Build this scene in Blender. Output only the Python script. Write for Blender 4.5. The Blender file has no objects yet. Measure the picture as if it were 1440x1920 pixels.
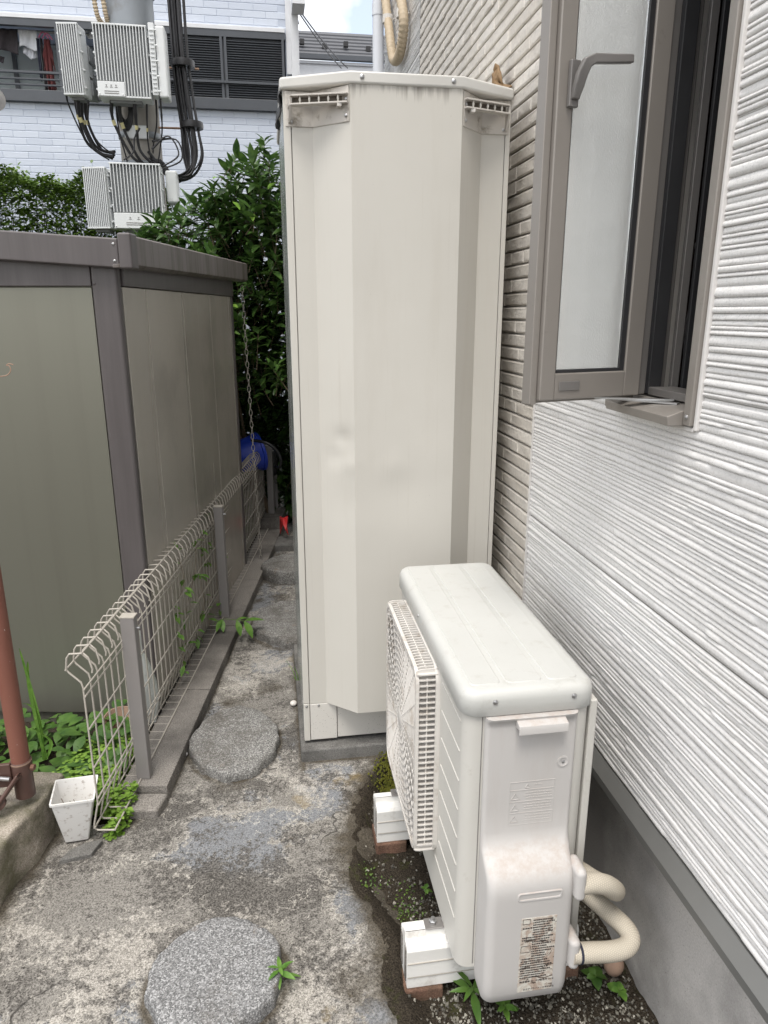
import bpy, bmesh, math, random
import numpy as np
from mathutils import Vector, Matrix, Quaternion

random.seed(7); RNG = np.random.default_rng(7)
SC = bpy.context.scene
COL = SC.collection
PI = math.pi
H_CAM = 1.5
PITCH = math.atan(375 / 1331.0)
YAW = math.radians(8.84)

# ------------------------------------------------------------------ camera
cam = bpy.data.cameras.new("camera")
cam.sensor_fit = 'VERTICAL'; cam.sensor_height = 36.0
cam.lens = 1331.0 / 1920.0 * 36.0
cam.clip_start = 0.05; cam.clip_end = 500
camo = bpy.data.objects.new("camera", cam); COL.objects.link(camo)
camo.location = (0, 0, H_CAM)
camo.rotation_euler = (PI / 2 - PITCH, 0, -YAW)
SC.camera = camo

# ------------------------------------------------------------------ world, sun, exposure
TO_SUN = Vector((-0.14, -0.36, 0.92)).normalized()
w = bpy.data.worlds.new("World"); SC.world = w; w.use_nodes = True
nt = w.node_tree; nt.nodes.clear()
wo = nt.nodes.new("ShaderNodeOutputWorld"); bg = nt.nodes.new("ShaderNodeBackground")
sky = nt.nodes.new("ShaderNodeTexSky"); sky.sky_type = 'NISHITA'; sky.sun_disc = False
sky.sun_elevation = math.asin(TO_SUN.z); sky.sun_rotation = math.atan2(TO_SUN.x, TO_SUN.y)
sky.air_density = 1.0; sky.dust_density = 2.0
tc = nt.nodes.new("ShaderNodeTexCoord")
cn = nt.nodes.new("ShaderNodeTexNoise"); cn.inputs["Scale"].default_value = 3.2; cn.inputs["Detail"].default_value = 6
cn.inputs["Roughness"].default_value = 0.55
cr = nt.nodes.new("ShaderNodeMapRange"); cr.inputs[1].default_value = 0.36; cr.inputs[2].default_value = 0.56
cr.inputs[3].default_value = 0.22; cr.inputs[4].default_value = 0.92
mx = nt.nodes.new("ShaderNodeMix"); mx.data_type = 'RGBA'
mx.inputs[7].default_value = (9.6, 9.4, 9.1, 1)
mp = nt.nodes.new("ShaderNodeMapping"); mp.inputs["Location"].default_value = (3.1, 1.2, 0)
nt.links.new(tc.outputs["Generated"], mp.inputs[0]); nt.links.new(mp.outputs[0], cn.inputs["Vector"])
nt.links.new(cn.outputs["Fac"], cr.inputs[0]); nt.links.new(cr.outputs[0], mx.inputs[0])
nt.links.new(sky.outputs[0], mx.inputs[6]); nt.links.new(mx.outputs[2], bg.inputs[0])
bg.inputs[1].default_value = 0.12
nt.links.new(bg.outputs[0], wo.inputs[0])
sun = bpy.data.lights.new("sun", 'SUN'); sun.energy = 1.5; sun.angle = math.radians(22); sun.color = (1.0, 0.96, 0.9)
suno = bpy.data.objects.new("sun", sun); COL.objects.link(suno)
suno.rotation_euler = (-TO_SUN).to_track_quat('-Z', 'Y').to_euler(); suno.location = TO_SUN * 30
SC.view_settings.view_transform = 'Standard'; SC.view_settings.look = 'None'
SC.view_settings.gamma = 1.0; SC.view_settings.use_curve_mapping = False
SC.view_settings.exposure = 0.98
SC.cycles.use_denoising = True
SC.cycles.max_bounces = 8; SC.cycles.transparent_max_bounces = 12

# ------------------------------------------------------------------ picking world points at a known distance
_F = Vector((math.sin(YAW) * math.cos(PITCH), math.cos(YAW) * math.cos(PITCH), -math.sin(PITCH)))
_R = Vector((math.cos(YAW), -math.sin(YAW), 0)); _U = _R.cross(_F)
def _ray(x, y): return _F + _R * ((x - 720) / 1331.0) + _U * ((960 - y) / 1331.0)
def ony(x, y, Y): d = _ray(x, y); return Vector((0, 0, H_CAM)) + d * (Y / d.y)
def onx(x, y, X): d = _ray(x, y); return Vector((0, 0, H_CAM)) + d * (X / d.x)
def onz(x, y, z=0.0): d = _ray(x, y); return Vector((0, 0, H_CAM)) + d * ((z - H_CAM) / d.z)

# ------------------------------------------------------------------ numpy noise
_PERM = RNG.permutation(4096)
def _h(ix, iy, iz): return _PERM[(_PERM[(_PERM[ix & 4095] + iy) & 4095] + iz) & 4095] / 4095.0
def vnoise(x, y, z=0.0):
    x, y, z = np.broadcast_arrays(np.asarray(x, float), np.asarray(y, float), np.asarray(z, float))
    ix, iy, iz = np.floor(x).astype(int), np.floor(y).astype(int), np.floor(z).astype(int)
    fx, fy, fz = x - ix, y - iy, z - iz
    s = lambda t: t * t * (3 - 2 * t)
    fx, fy, fz = s(fx), s(fy), s(fz); r = 0
    for a in (0, 1):
        for b in (0, 1):
            for c in (0, 1):
                r = r + _h(ix + a, iy + b, iz + c) * (fx if a else 1 - fx) * (fy if b else 1 - fy) * (fz if c else 1 - fz)
    return r
def fbm(x, y, z=0.0, o=4):
    r = 0; a = 0.5; t = 0
    for i in range(o):
        r = r + a * vnoise(np.asarray(x) * 2 ** i + 17.3 * i, np.asarray(y) * 2 ** i + 5.1 * i, np.asarray(z) * 2 ** i); t += a; a *= 0.5
    return r / t

# ------------------------------------------------------------------ materials
class NT:
    def __init__(s, name):
        s.m = bpy.data.materials.new(name); s.m.use_nodes = True; s.t = s.m.node_tree
        s.b = s.t.nodes["Principled BSDF"]; s._p = None
    def n(s, kind): return s.t.nodes.new(kind)
    def put(s, sock, v):
        if hasattr(v, "is_output"): s.t.links.new(v, sock)
        elif isinstance(v, (tuple, list)): sock.default_value = tuple(v) + ((1,) if len(v) == 3 and sock.type == 'RGBA' else ())
        else: sock.default_value = v
    @property
    def pos(s):
        if s._p is None: s._p = s.n("ShaderNodeNewGeometry").outputs["Position"]
        return s._p
    def objc(s): return s.n("ShaderNodeTexCoord").outputs["Object"]
    def rnd(s): return s.n("ShaderNodeObjectInfo").outputs["Random"]
    def vec(s, sc=(1, 1, 1), off=(0, 0, 0), rot=(0, 0, 0), v=None):
        m = s.n("ShaderNodeMapping"); s.t.links.new(v or s.pos, m.inputs[0])
        m.inputs["Scale"].default_value = sc; m.inputs["Location"].default_value = off; m.inputs["Rotation"].default_value = rot
        return m.outputs[0]
    def noise(s, scale, detail=4, rough=.55, v=None, dist=0.0):
        k = s.n("ShaderNodeTexNoise"); s.t.links.new(v or s.pos, k.inputs["Vector"])
        k.inputs["Scale"].default_value = scale; k.inputs["Detail"].default_value = detail
        k.inputs["Roughness"].default_value = rough; k.inputs["Distortion"].default_value = dist
        return k.outputs["Fac"]
    def noisec(s, scale, detail=3, v=None):
        k = s.n("ShaderNodeTexNoise"); s.t.links.new(v or s.pos, k.inputs["Vector"])
        k.inputs["Scale"].default_value = scale; k.inputs["Detail"].default_value = detail
        return k.outputs["Color"]
    def voro(s, scale, feat='F1', v=None, out="Distance"):
        k = s.n("ShaderNodeTexVoronoi"); k.feature = feat; s.t.links.new(v or s.pos, k.inputs["Vector"])
        k.inputs["Scale"].default_value = scale
        return k.outputs[out]
    def ramp(s, f, lo, hi, a=0.0, b=1.0):
        k = s.n("ShaderNodeMapRange"); s.put(k.inputs[0], f)
        k.inputs[1].default_value = lo; k.inputs[2].default_value = hi; k.inputs[3].default_value = a; k.inputs[4].default_value = b
        return k.outputs[0]
    def mix(s, f, a, b):
        k = s.n("ShaderNodeMix"); k.data_type = 'RGBA'; s.put(k.inputs[0], f); s.put(k.inputs[6], a); s.put(k.inputs[7], b)
        return k.outputs[2]
    def mul(s, f, a, b):
        k = s.n("ShaderNodeMix"); k.data_type = 'RGBA'; k.blend_type = 'MULTIPLY'
        s.put(k.inputs[0], f); s.put(k.inputs[6], a); s.put(k.inputs[7], b); return k.outputs[2]
    def ma(s, op, a, b=0.0):
        k = s.n("ShaderNodeMath"); k.operation = op; s.put(k.inputs[0], a); s.put(k.inputs[1], b); return k.outputs[0]
    def xyz(s, v=None):
        k = s.n("ShaderNodeSeparateXYZ"); s.t.links.new(v or s.pos, k.inputs[0]); return k.outputs
    def warp(s, amt, scale):
        c = s.noisec(scale); k = s.n("ShaderNodeVectorMath"); k.operation = 'MULTIPLY_ADD'
        s.t.links.new(c, k.inputs[0]); k.inputs[1].default_value = (amt,) * 3; s.t.links.new(s.pos, k.inputs[2]); return k.outputs[0]
    def bump(s, h, strength=.3, dist=.002, prev=None):
        k = s.n("ShaderNodeBump"); k.inputs["Strength"].default_value = strength; k.inputs["Distance"].default_value = dist
        s.t.links.new(h, k.inputs["Height"])
        if prev: s.t.links.new(prev, k.inputs["Normal"])
        return k.outputs[0]
    def done(s, col, rough=.5, normal=None, metal=0.0, spec=.5, **kw):
        s.put(s.b.inputs["Base Color"], col); s.put(s.b.inputs["Roughness"], rough)
        s.put(s.b.inputs["Metallic"], metal); s.put(s.b.inputs["Specular IOR Level"], spec)
        if normal is not None: s.t.links.new(normal, s.b.inputs["Normal"])
        for k, v in kw.items(): s.put(s.b.inputs[k.replace("_", " ")], v)
        return s.m

def simple(name, col, rough=.5, var=.12, scale=12, bs=0.0, bscale=200, metal=0.0, spec=.5, dirt=None, dirt_amt=(.55, .75), dscale=6, stretch=None, **kw):
    """paint or plastic or metal with blotches, optional dirt and fine relief"""
    k = NT(name)
    f = k.noise(scale, 5, .6)
    c = k.mix(f, tuple(x * (1 - var) for x in col), tuple(min(1, x * (1 + var)) for x in col))
    if dirt:
        v = k.vec(stretch) if stretch else None
        d = k.noise(dscale, 7, .68, v=v)
        c = k.mix(k.ramp(d, dirt_amt[0], dirt_amt[1], 0, .85), c, dirt)
    nrm = k.bump(k.noise(bscale, 3), bs, .001) if bs else None
    rr = k.ramp(k.noise(scale * 2.3, 3), .3, .7, rough * .85, min(1, rough * 1.15))
    return k.done(c, rr, nrm, metal, spec, **kw)

M = {}
def mats():
    # --- concrete path
    k = NT("path_concrete")
    wv = k.warp(.25, 2.2)
    big = k.noise(2.6, 6, .62, v=wv); big2 = k.noise(4.3, 6, .65, v=k.vec((1, 1, 1), (7, 3, 1), v=wv)); big3 = k.noise(3.2, 5, .6, v=k.vec((1, 1, 1), (-4, 9, 2), v=wv))
    fine = k.noise(210, 4, .78); mid = k.noise(60, 5, .75); f2 = k.noise(340, 3, .75, v=k.vec((1, 1, 1), (3, 1, 7)))
    sp = k.ramp(fine, .42, .58); sp2 = k.ramp(f2, .43, .57)
    base = k.mix(sp, (.060, .055, .048), (.25, .236, .214)); base = k.mix(k.ma('MULTIPLY', sp2, .42), base, (.36, .343, .315))
    grey = k.mix(sp, (.125, .13, .137), (.255, .263, .275))
    gv = k.ma('ADD', k.ma('MULTIPLY', big, .8), k.ma('MULTIPLY', mid, .2))
    c = k.mix(k.ramp(gv, .51, .545), base, grey)
    c = k.mix(k.ramp(k.ma('ABSOLUTE', k.ma('SUBTRACT', gv, .515)), .0, .016, .75, 0), c, k.mix(sp, (.24, .222, .19), (.54, .515, .47)))
    grime = k.ma('ADD', k.ma('MULTIPLY', big2, .58), k.ma('MULTIPLY', mid, .42))
    c = k.mix(k.ramp(grime, .482, .53, 0, .92), c, k.mix(sp, (.032, .029, .026), (.155, .145, .132)))
    lime = k.ma('ADD', k.ma('MULTIPLY', big3, .5), k.ma('MULTIPLY', k.noise(38, 6, .8), .5))
    c = k.mix(k.ma('MULTIPLY', k.ramp(lime, .53, .572, 0, .9), k.ramp(sp2, .0, .7, .35, 1)), c, k.mix(sp, (.27, .252, .222), (.54, .51, .463)))
    hair = k.ma('ABSOLUTE', k.ma('SUBTRACT', k.noise(11, 5, .62, v=k.vec((1, 1, 1), (9, 2, 4))), .5))
    c = k.mix(k.ma('MULTIPLY', k.ramp(hair, .0, .012, .75, 0), k.ramp(k.noise(5, 3), .50, .60)), c, (.55, .52, .46))
    ochre = k.noise(5.2, 5, .6, v=k.vec((1, 1, 1), (2.2, 8.1, 0)))
    c = k.mix(k.ramp(ochre, .63, .72, 0, .65), c, (.25, .18, .07))
    crack = k.voro(1.7, 'DISTANCE_TO_EDGE', v=k.warp(.30, 4.5))
    cm = k.ma('MULTIPLY', k.ramp(crack, .0, .006, 1, 0), k.ramp(k.noise(1.6, 2), .46, .54))
    c = k.mix(k.ma('MULTIPLY', cm, .85), c, (.03, .028, .025))
    # damp silt washed over the edge of the slab from the soil strip
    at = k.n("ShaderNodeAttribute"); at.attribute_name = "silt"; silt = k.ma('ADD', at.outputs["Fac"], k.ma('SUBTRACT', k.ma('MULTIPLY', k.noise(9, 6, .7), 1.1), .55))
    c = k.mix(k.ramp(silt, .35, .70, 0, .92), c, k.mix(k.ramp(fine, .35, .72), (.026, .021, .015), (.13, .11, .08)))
    hgt = k.ma('ADD', k.ma('MULTIPLY', fine, .5), k.ma('SUBTRACT', k.ma('MULTIPLY', mid, .9), k.ma('MULTIPLY', cm, 1.5)))
    M['path'] = k.done(c, .93, k.bump(hgt, .55, .004), spec=.25)
    # --- granite
    def granite(name, key, g0, g1, tint, b):
        k = NT(name); sx = k.n("ShaderNodeSeparateColor"); k.t.links.new(k.voro(330, out="Color"), sx.inputs[0]); r = sx.outputs[0]
        c = k.mix(k.ramp(r, .15, .6), tuple(.11 * q for q in tint), tuple(.235 * q for q in tint)); c = k.mix(k.ramp(r, .70, .95), c, tuple(.40 * q for q in tint))
        st = k.ma('ADD', k.ma('MULTIPLY', k.noise(8, 6, .7), .7), k.ma('MULTIPLY', k.noise(150, 4, .75), .3))
        c = k.mix(k.ramp(st, g0, g1, 0, .8), c, (.10, .09, .078)); c = k.mix(k.ramp(k.noise(14, 6, .7, v=k.vec((1, 1, 1), (3, 3, 3))), .62, .72, 0, .5), c, (.24, .17, .11))
        M[key] = k.done(c, .9, k.bump(k.ma('ADD', k.noise(180, 4, .7), k.noise(40, 4, .7)), b, .004), spec=.3)
    granite("granite", 'granite', .55, .68, (1.0, 1.0, 1.0), .6); granite("worn_stone", 'worn', .47, .60, (1.05, 1.03, .98), 1.0)
    # --- kerb, rough concretes
    def conc(name, lo, hi, moss=None, sc=3.0, b=.7):
        k = NT(name); f = k.noise(260, 3, .7); g = k.noise(sc, 6, .65)
        c = k.mix(k.ramp(f, .35, .66), lo, hi); c = k.mix(k.ramp(g, .42, .62, 0, .7), c, tuple(a * .42 for a in lo))
        if moss: c = k.mix(k.ramp(k.noise(4.5, 6, .7, v=k.vec((1, 1, 1), (5, 5, 5))), .47, .62, 0, .75), c, moss)
        c = k.mix(k.ramp(k.voro(70), .08, .14, .35, 0), c, (.06, .05, .045))
        return k.done(c, .95, k.bump(k.ma('ADD', f, k.noise(45, 5, .7)), b, .006), spec=.2)
    M['kerb'] = conc("kerb_concrete", (.26, .225, .185), (.60, .54, .465), (.10, .10, .05))
    M['curb'] = conc("curb_concrete", (.12, .11, .10), (.36, .335, .305), None, 2.2, .5)
    M['slab'] = conc("slab_concrete", (.13, .125, .118), (.27, .265, .25), None, 5)
    M['foundation'] = conc("foundation_render", (.42, .405, .388), (.55, .53, .508), None, 2.0, .25)
    # --- soil
    k = NT("soil"); f = k.noise(240, 4, .7)
    c = k.mix(k.ramp(f, .35, .65), (.018, .014, .010), (.095, .078, .058))
    c = k.mix(k.ramp(k.noise(12, 6, .7), .56, .66, 0, .7), c, (.055, .06, .018))
    M['soil'] = k.done(c, 1.0, k.bump(k.ma('ADD', f, k.noise(60, 4)), 1.0, .01), spec=.15)
    k = NT("gravel"); r = k.voro(90, out="Color"); sx = k.n("ShaderNodeSeparateColor"); k.t.links.new(r, sx.inputs[0])
    c = k.mix(sx.outputs[0], (.05, .046, .04), (.20, .188, .155)); c = k.mix(k.ramp(sx.outputs[1], .85, .9), c, (.36, .34, .29))
    M['gravel'] = k.done(c, .9, spec=.3)
    # --- tank paint (streaks run down from the lid)
    k = NT("tank_lid_paint"); c = k.mix(k.noise(4, 5), (.53, .518, .485), (.58, .57, .54)); c = k.mix(k.ramp(k.noise(14, 6, .7), .58, .78, 0, .3), c, (.36, .32, .25)); M['tanklid'] = k.done(c, .38)
    M['bracketdirt'] = simple('dirty_cream_plastic', (.52, .49, .45), .5, .1, 9, dirt=(.15, .125, .09), dirt_amt=(.55, .70), dscale=20)
    M['gripdark'] = simple('grimy_shaded_grip', (.13, .11, .09), .7, .4, 40)  # grime plus painted-in shade, so the slots between the ribs read deep
    M['tape'] = simple('brown_tape', (.20, .125, .06), .75, .45, 45, bs=.6, bscale=90)
    k = NT("tank_paint"); x, y, z = k.xyz()
    f = k.noise(3, 4); c = k.mix(f, (.520, .500, .455), (.565, .547, .502))
    streak = k.noise(26, 5, .7, v=k.vec((1, 1, .05)))
    top = k.ramp(z, 2.035, 2.085, 0, 1)
    c = k.mix(k.ma('MULTIPLY', k.ramp(k.ma('ADD', streak, k.ma('MULTIPLY', top, .22)), .60, .80, 0, .85), k.ramp(z, 1.90, 2.08, 0, 1)), c, (.16, .14, .115))
    c = k.mix(k.ramp(k.noise(9, 6, .65, v=k.vec((1, 1, .12))), .55, .8, 0, .22), c, (.40, .36, .30))
    c = k.mix(k.ramp(k.noise(75, 4, .7, v=k.vec((1, 1, .018))), .60, .72, 0, .16), c, (.36, .32, .26)); c = k.mix(k.ramp(k.noise(90, 3, .8), .735, .76, 0, .6), c, (.2, .16, .12))
    M['tank'] = k.done(c, k.ramp(k.noise(12, 3), .3, .7, .30, .42), k.bump(k.noise(5, 2), .12, .01), spec=.45)
    k = NT("tank_side_paint"); f = k.noise(40, 5, .7, v=k.vec((1, 1, .1)))
    pe = k.ramp(k.noise(22, 6, .7, v=k.vec((1, 1, .25))), .5, .56)
    c = k.mix(pe, (.20, .225, .21), (.52, .52, .50)); M['tankside'] = k.done(c, k.ramp(f, .3, .7, .10, .25), spec=.6)
    k = NT("tank_foot_panel"); c = k.mix(k.noise(4), (.56, .54, .50), (.62, .60, .56)); x, y, z = k.xyz()
    sp = k.ma('MULTIPLY', k.ramp(k.voro(130), .10, .16, 1, 0), k.ramp(k.noise(12), .45, .6))
    c = k.mix(sp, c, (.12, .10, .085)); M['tankfoot'] = k.done(c, .45)
    # --- air conditioner
    k = NT("aircon_paint"); f = k.noise(5, 5); c = k.mix(f, (.505, .492, .455), (.56, .547, .51))
    c = k.mix(k.ramp(k.noise(30, 7, .75), .60, .72, 0, .30), c, (.36, .33, .28)); c = k.mix(k.ramp(k.noise(380, 2), .72, .78, 0, .3), c, (.25, .22, .2))
    M['ac'] = k.done(c, .42, k.bump(k.noise(420, 2), .12, .0006), spec=.45)
    k = NT("aircon_lid_paint"); c = k.mix(k.noise(5, 5), (.46, .462, .44), (.52, .522, .50)); c = k.mix(k.ramp(k.noise(24, 7, .75), .55, .72, 0, .40), c, (.33, .31, .265)); c = k.mix(k.ramp(k.noise(330, 3, .7), .66, .74, 0, .4), c, (.24, .225, .2)); M['aclid'] = k.done(c, .45, k.bump(k.noise(260, 3), .2, .0008), spec=.45)
    k = NT("aircon_chalky_plastic"); f = k.noise(6, 5); c = k.mix(f, (.465, .448, .432), (.52, .505, .49)); x, y, z = k.xyz()
    gn = k.n("ShaderNodeNewGeometry"); up = k.xyz(gn.outputs["Normal"])[2]
    gr = k.ma('MULTIPLY', k.ramp(up, .25, .7), k.ramp(k.noise(45, 6, .75), .40, .62))
    c = k.mix(k.ma('MULTIPLY', gr, .7), c, (.42, .36, .32))
    c = k.mix(k.ramp(k.noise(20, 6, .7, v=k.vec((1, 1, .15))), .56, .75, 0, .3), c, (.42, .38, .35))
    M['acplastic'] = k.done(c, .62, k.bump(k.noise(300, 2), .1, .0006), spec=.35)
    M['grille'] = simple("grille_plastic", (.60, .575, .54), .5, .1, 9, dirt=(.33, .27, .21), dirt_amt=(.52, .74), dscale=22)
    M['black'] = simple("flat_black", (.012, .012, .013), .6, .2)  # paints the unlit fan cavity; plain black on the snow guards
    M['rubber'] = simple("black_rubber", (.018, .018, .02), .5, .3, 30)
    M['pvcwhite'] = simple("white_block_plastic", (.72, .71, .68), .4, .06, 8, dirt=(.30, .26, .21), dirt_amt=(.55, .8), dscale=14)
    M['redbrick'] = conc("red_brick", (.15, .085, .06), (.30, .18, .13), (.09, .075, .05), 7)
    M['steel'] = simple("zinc_steel", (.45, .45, .45), .35, .2, 40, metal=.9)
    M['rust'] = simple("rusty_steel", (.14, .07, .045), .8, .4, 50, bs=.5, bscale=220)
    k = NT("pipe_wrap"); a = k.n("ShaderNodeTexCoord").outputs["UV"]
    c = k.mix(k.noise(12, 5), (.46, .41, .33), (.62, .57, .48)); br = k.n("ShaderNodeTexBrick")
    k.t.links.new(a, br.inputs["Vector"]); br.inputs["Scale"].default_value = 1.0
    br.inputs["Brick Width"].default_value = .0045; br.inputs["Row Height"].default_value = .004; br.inputs["Mortar Size"].default_value = .0007
    hh = br.outputs["Fac"]; c = k.mix(k.ma('MULTIPLY', hh, .4), c, (.25, .22, .17)); inv = k.ma('SUBTRACT', 1.0, hh)
    M['wrap'] = k.done(c, .8, k.bump(inv, .5, .0015))
    k = NT("rating_label"); c = k.mix(k.ramp(k.noise(28, 6, .7, dist=1.5), .44, .58), (.62, .60, .54), (.42, .33, .27))
    c = k.mix(k.ramp(k.noise(22, 6, .7, v=k.vec((1, 1, 1.8), (1, 2, 5)), dist=1.0), .56, .61), c, (.10, .075, .06)); M['label'] = k.done(c, .5)
    M['ink'] = simple("ink", (.035, .03, .03), .6, .1)
    # --- house
    k = NT("white_siding"); f = k.noise(4, 5); c = k.mix(f, (.665, .655, .645), (.74, .73, .718))
    gl = k.ma('MULTIPLY', k.ramp(k.noise(160, 4, .7), .35, .7), 1.0)
    c = k.mix(k.ramp(k.noise(3.0, 6, .7, v=k.vec((1, 1.0, .35))), .56, .75, 0, .35), c, (.50, .475, .44))
    c = k.mix(k.ramp(k.noise(40, 5, .7, v=k.vec((1, .3, 2))), .60, .72, 0, .4), c, (.52, .50, .48))
    M['siding'] = k.done(c, k.ramp(gl, 0, 1, .22, .42), k.bump(k.noise(130, 4, .65, v=k.vec((1, .55, 1.4))), .32, .003), spec=.6)
    k = NT("brick_siding"); r = k.rnd(); c = k.mix(r, (.57, .53, .47), (.70, .66, .60))
    c = k.mix(k.ramp(k.noise(55, 6, .75), .45, .7, 0, .7), c, (.43, .40, .368)); c = k.mix(k.ramp(k.noise(9, 5, .7), .52, .7, 0, .5), c, (.60, .575, .54))
    M['tile'] = k.done(c, k.ramp(k.noise(60, 4), .3, .7, .38, .7), k.bump(k.noise(85, 5, .7, v=k.vec((1, .6, 1))), .8, .005), spec=.5)
    M['joint'] = simple("joint_filler", (.62, .59, .55), .8, .1, 30)
    M['flash'] = simple("flashing_metal", (.175, .175, .168), .42, .12, 6, metal=.35)
    M['sash'] = simple("champagne_aluminium", (.265, .243, .220), .40, .08, 5, metal=.25, dirt=(.12, .10, .085), dirt_amt=(.64, .8), dscale=16)
    M['sashdark'] = simple("dark_window_profile", (.028, .028, .03), .45, .2)
    M['sashgrey'] = simple("grey_window_profile", (.19, .18, .172), .4, .1, metal=.25)
    M['caulk'] = simple("white_caulk", (.62, .60, .58), .7, .1, 40)
    k = NT("textured_glass")
    M['glass'] = k.done((.97, .99, .98), .10, k.bump(k.noise(260, 2, .5, v=k.vec((1.4, 1.4, .8))), .22, .002), spec=.5, Transmission_Weight=.62, IOR=1.45, Coat_Weight=1.0, Coat_Roughness=.03, Coat_IOR=2.2)
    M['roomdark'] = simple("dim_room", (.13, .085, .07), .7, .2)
    M['towel'] = simple("grey_towel", (.32, .31, .32), .95, .2, 60, bs=.6, bscale=260)
    # --- shed
    k = NT("shed_panel"); f = k.noise(1.6, 3); c = k.mix(f, (.195, .193, .158), (.225, .222, .184))
    c = k.mix(k.ramp(k.noise(12, 5, .6, v=k.vec((1, 1, .04))), .5, .75, 0, .25), c, (.15, .135, .115))
    M['shedpanel'] = k.done(c, .36, metal=.55, spec=.5)
    k = NT("shed_side_panel"); st = k.noise(4.5, 3, .5, v=k.vec((1, 1, .05))); c = k.mix(k.ramp(st, .35, .68), (.50, .465, .412), (.55, .51, .455))
    c = k.mix(k.ramp(k.noise(2.6, 5, .6), .48, .66, 0, .45), c, (.33, .308, .275)); M['shedside'] = k.done(c, k.ramp(st, .3, .7, .22, .32), metal=.3, spec=.55)
    k = NT("shed_frame"); st = k.noise(24, 5, .7, v=k.vec((1, 1, .05))); c = k.mix(k.ramp(st, .35, .7), (.082, .072, .072), (.108, .096, .096))
    M['shedframe'] = k.done(c, .38, spec=.5)
    k = NT("shed_gutter"); st = k.noise(20, 6, .7, v=k.vec((1, 1, .07))); c = k.mix(k.ramp(st, .42, .62), (.165, .145, .14), (.075, .062, .05))
    M['shedgutter'] = k.done(c, .42, spec=.5)
    # --- fence etc
    M['post'] = simple("fence_post_paint", (.235, .22, .213), .45, .06, 5)
    M['wire'] = simple("fence_wire", (.40, .37, .325), .5, .12, 60)
    k = NT("red_oxide_pole"); c = k.mix(k.noise(7, 5), (.165, .062, .042), (.21, .085, .06)); c = k.mix(k.ramp(k.noise(5, 6, .7), .58, .7, 0, .6), c, (.07, .05, .045))
    c = k.mix(k.ramp(k.noise(120, 3, .7), .71, .74), c, (.6, .58, .55)); M['redpole'] = k.done(c, .5)
    M['bracket'] = simple("brown_bracket", (.085, .045, .035), .5, .25, 25)
    M['pot'] = simple("white_pot", (.70, .69, .67), .45, .05, 9, dirt=(.28, .23, .19), dirt_amt=(.56, .72), dscale=60)
    k = NT("milky_bag"); M['bag'] = k.done((.75, .78, .76), .3, k.bump(k.noise(35, 4), .8, .01), Transmission_Weight=.55, Alpha=.62)
    M['clay'] = simple("dusty_clay", (.30, .20, .145), .9, .25, 40)
    # --- background
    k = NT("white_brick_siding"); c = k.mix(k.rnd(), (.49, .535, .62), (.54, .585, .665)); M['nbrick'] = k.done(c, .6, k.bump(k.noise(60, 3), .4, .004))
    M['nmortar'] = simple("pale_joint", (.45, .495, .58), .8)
    M['louver'] = simple("black_louver", (.06, .066, .076), .42, .15)
    M['trim'] = simple("white_trim", (.62, .63, .65), .5)
    M['curtain'] = simple("pale_curtain", (.42, .46, .45), .8, .15, 3, stretch=(8, 8, .3))
    k = NT("slate_roof"); c = k.mix(k.noise(3), (.055, .058, .066), (.085, .088, .098)); M['slate'] = k.done(c, .7)
    M['polegrey'] = simple("galvanised_pole", (.23, .25, .27), .45, .12, 4, metal=.2, dirt=(.15, .14, .13), dscale=5)
    M['polecon'] = simple("concrete_pole", (.30, .285, .26), .85, .15, 8, dirt=(.17, .16, .14), dscale=5, bs=.3)
    M['unit'] = simple("radio_unit_paint", (.62, .64, .645), .5, .06, 6, dirt=(.27, .28, .28), dirt_amt=(.6, .8), dscale=10)
    M['unitdark'] = simple("radio_unit_fin_gap", (.20, .21, .215), .6)
    M['cable'] = simple("black_cable", (.013, .013, .015), .42, .3, 20)
    M['yellow'] = simple("cable_tag", (.55, .5, .26), .6)
    M['cond'] = simple("beige_conduit", (.42, .34, .235), .6, .12, 10, dirt=(.12, .10, .06), dirt_amt=(.58, .75), dscale=8)
    M['downpipe'] = simple("white_downpipe", (.60, .62, .66), .4, .04)
    def cloth(n, c): M[n] = simple("cloth_" + n, c, .95, .2, 14, bs=.5, bscale=60)
    cloth('c_dark', (.045, .038, .042)); cloth('c_white', (.70, .71, .75)); cloth('c_maroon', (.10, .022, .022)); cloth('c_navy', (.02, .022, .04)); cloth('c_pink', (.6, .16, .28)); cloth('c_grey', (.2, .21, .22))
    M['bucket'] = simple("blue_bucket", (.022, .06, .50), .35, .1)
    M['redplastic'] = simple("red_plastic", (.55, .018, .02), .4, .1)
    # --- leaves
    def leafm(n, a, b, rough=.35, sc=28, sp=.5):
        k = NT(n); r = k.noise(sc, 2); c = k.mix(k.ramp(r, .32, .68), a, b); rr = k.rnd(); c = k.mix(k.ma('MULTIPLY', rr, .35), c, b)
        M[n] = k.done(c, rough, spec=sp, Subsurface_Weight=0.0)
        t = k.n("ShaderNodeBsdfTranslucent"); k.t.links.new(c, t.inputs[0]); ad = k.n("ShaderNodeMixShader"); ad.inputs[0].default_value = .22
        out = k.t.nodes["Material Output"]; k.t.links.new(k.b.outputs[0], ad.inputs[1]); k.t.links.new(t.outputs[0], ad.inputs[2]); k.t.links.new(ad.outputs[0], out.inputs[0])
    leafm('leaf_dark', (.022, .06, .016), (.085, .16, .034), .32)
    leafm('leaf_new', (.10, .22, .03), (.22, .38, .06), .4)
    leafm('leaf_hedge', (.03, .07, .012), (.13, .215, .03), .5, 20)
    leafm('leaf_weed', (.06, .16, .02), (.16, .30, .05), .5, 40)
    leafm('leaf_clover', (.10, .22, .02), (.24, .38, .06), .6, 40)
    leafm('leaf_broad', (.03, .085, .015), (.09, .18, .03), .45, 15)
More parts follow.
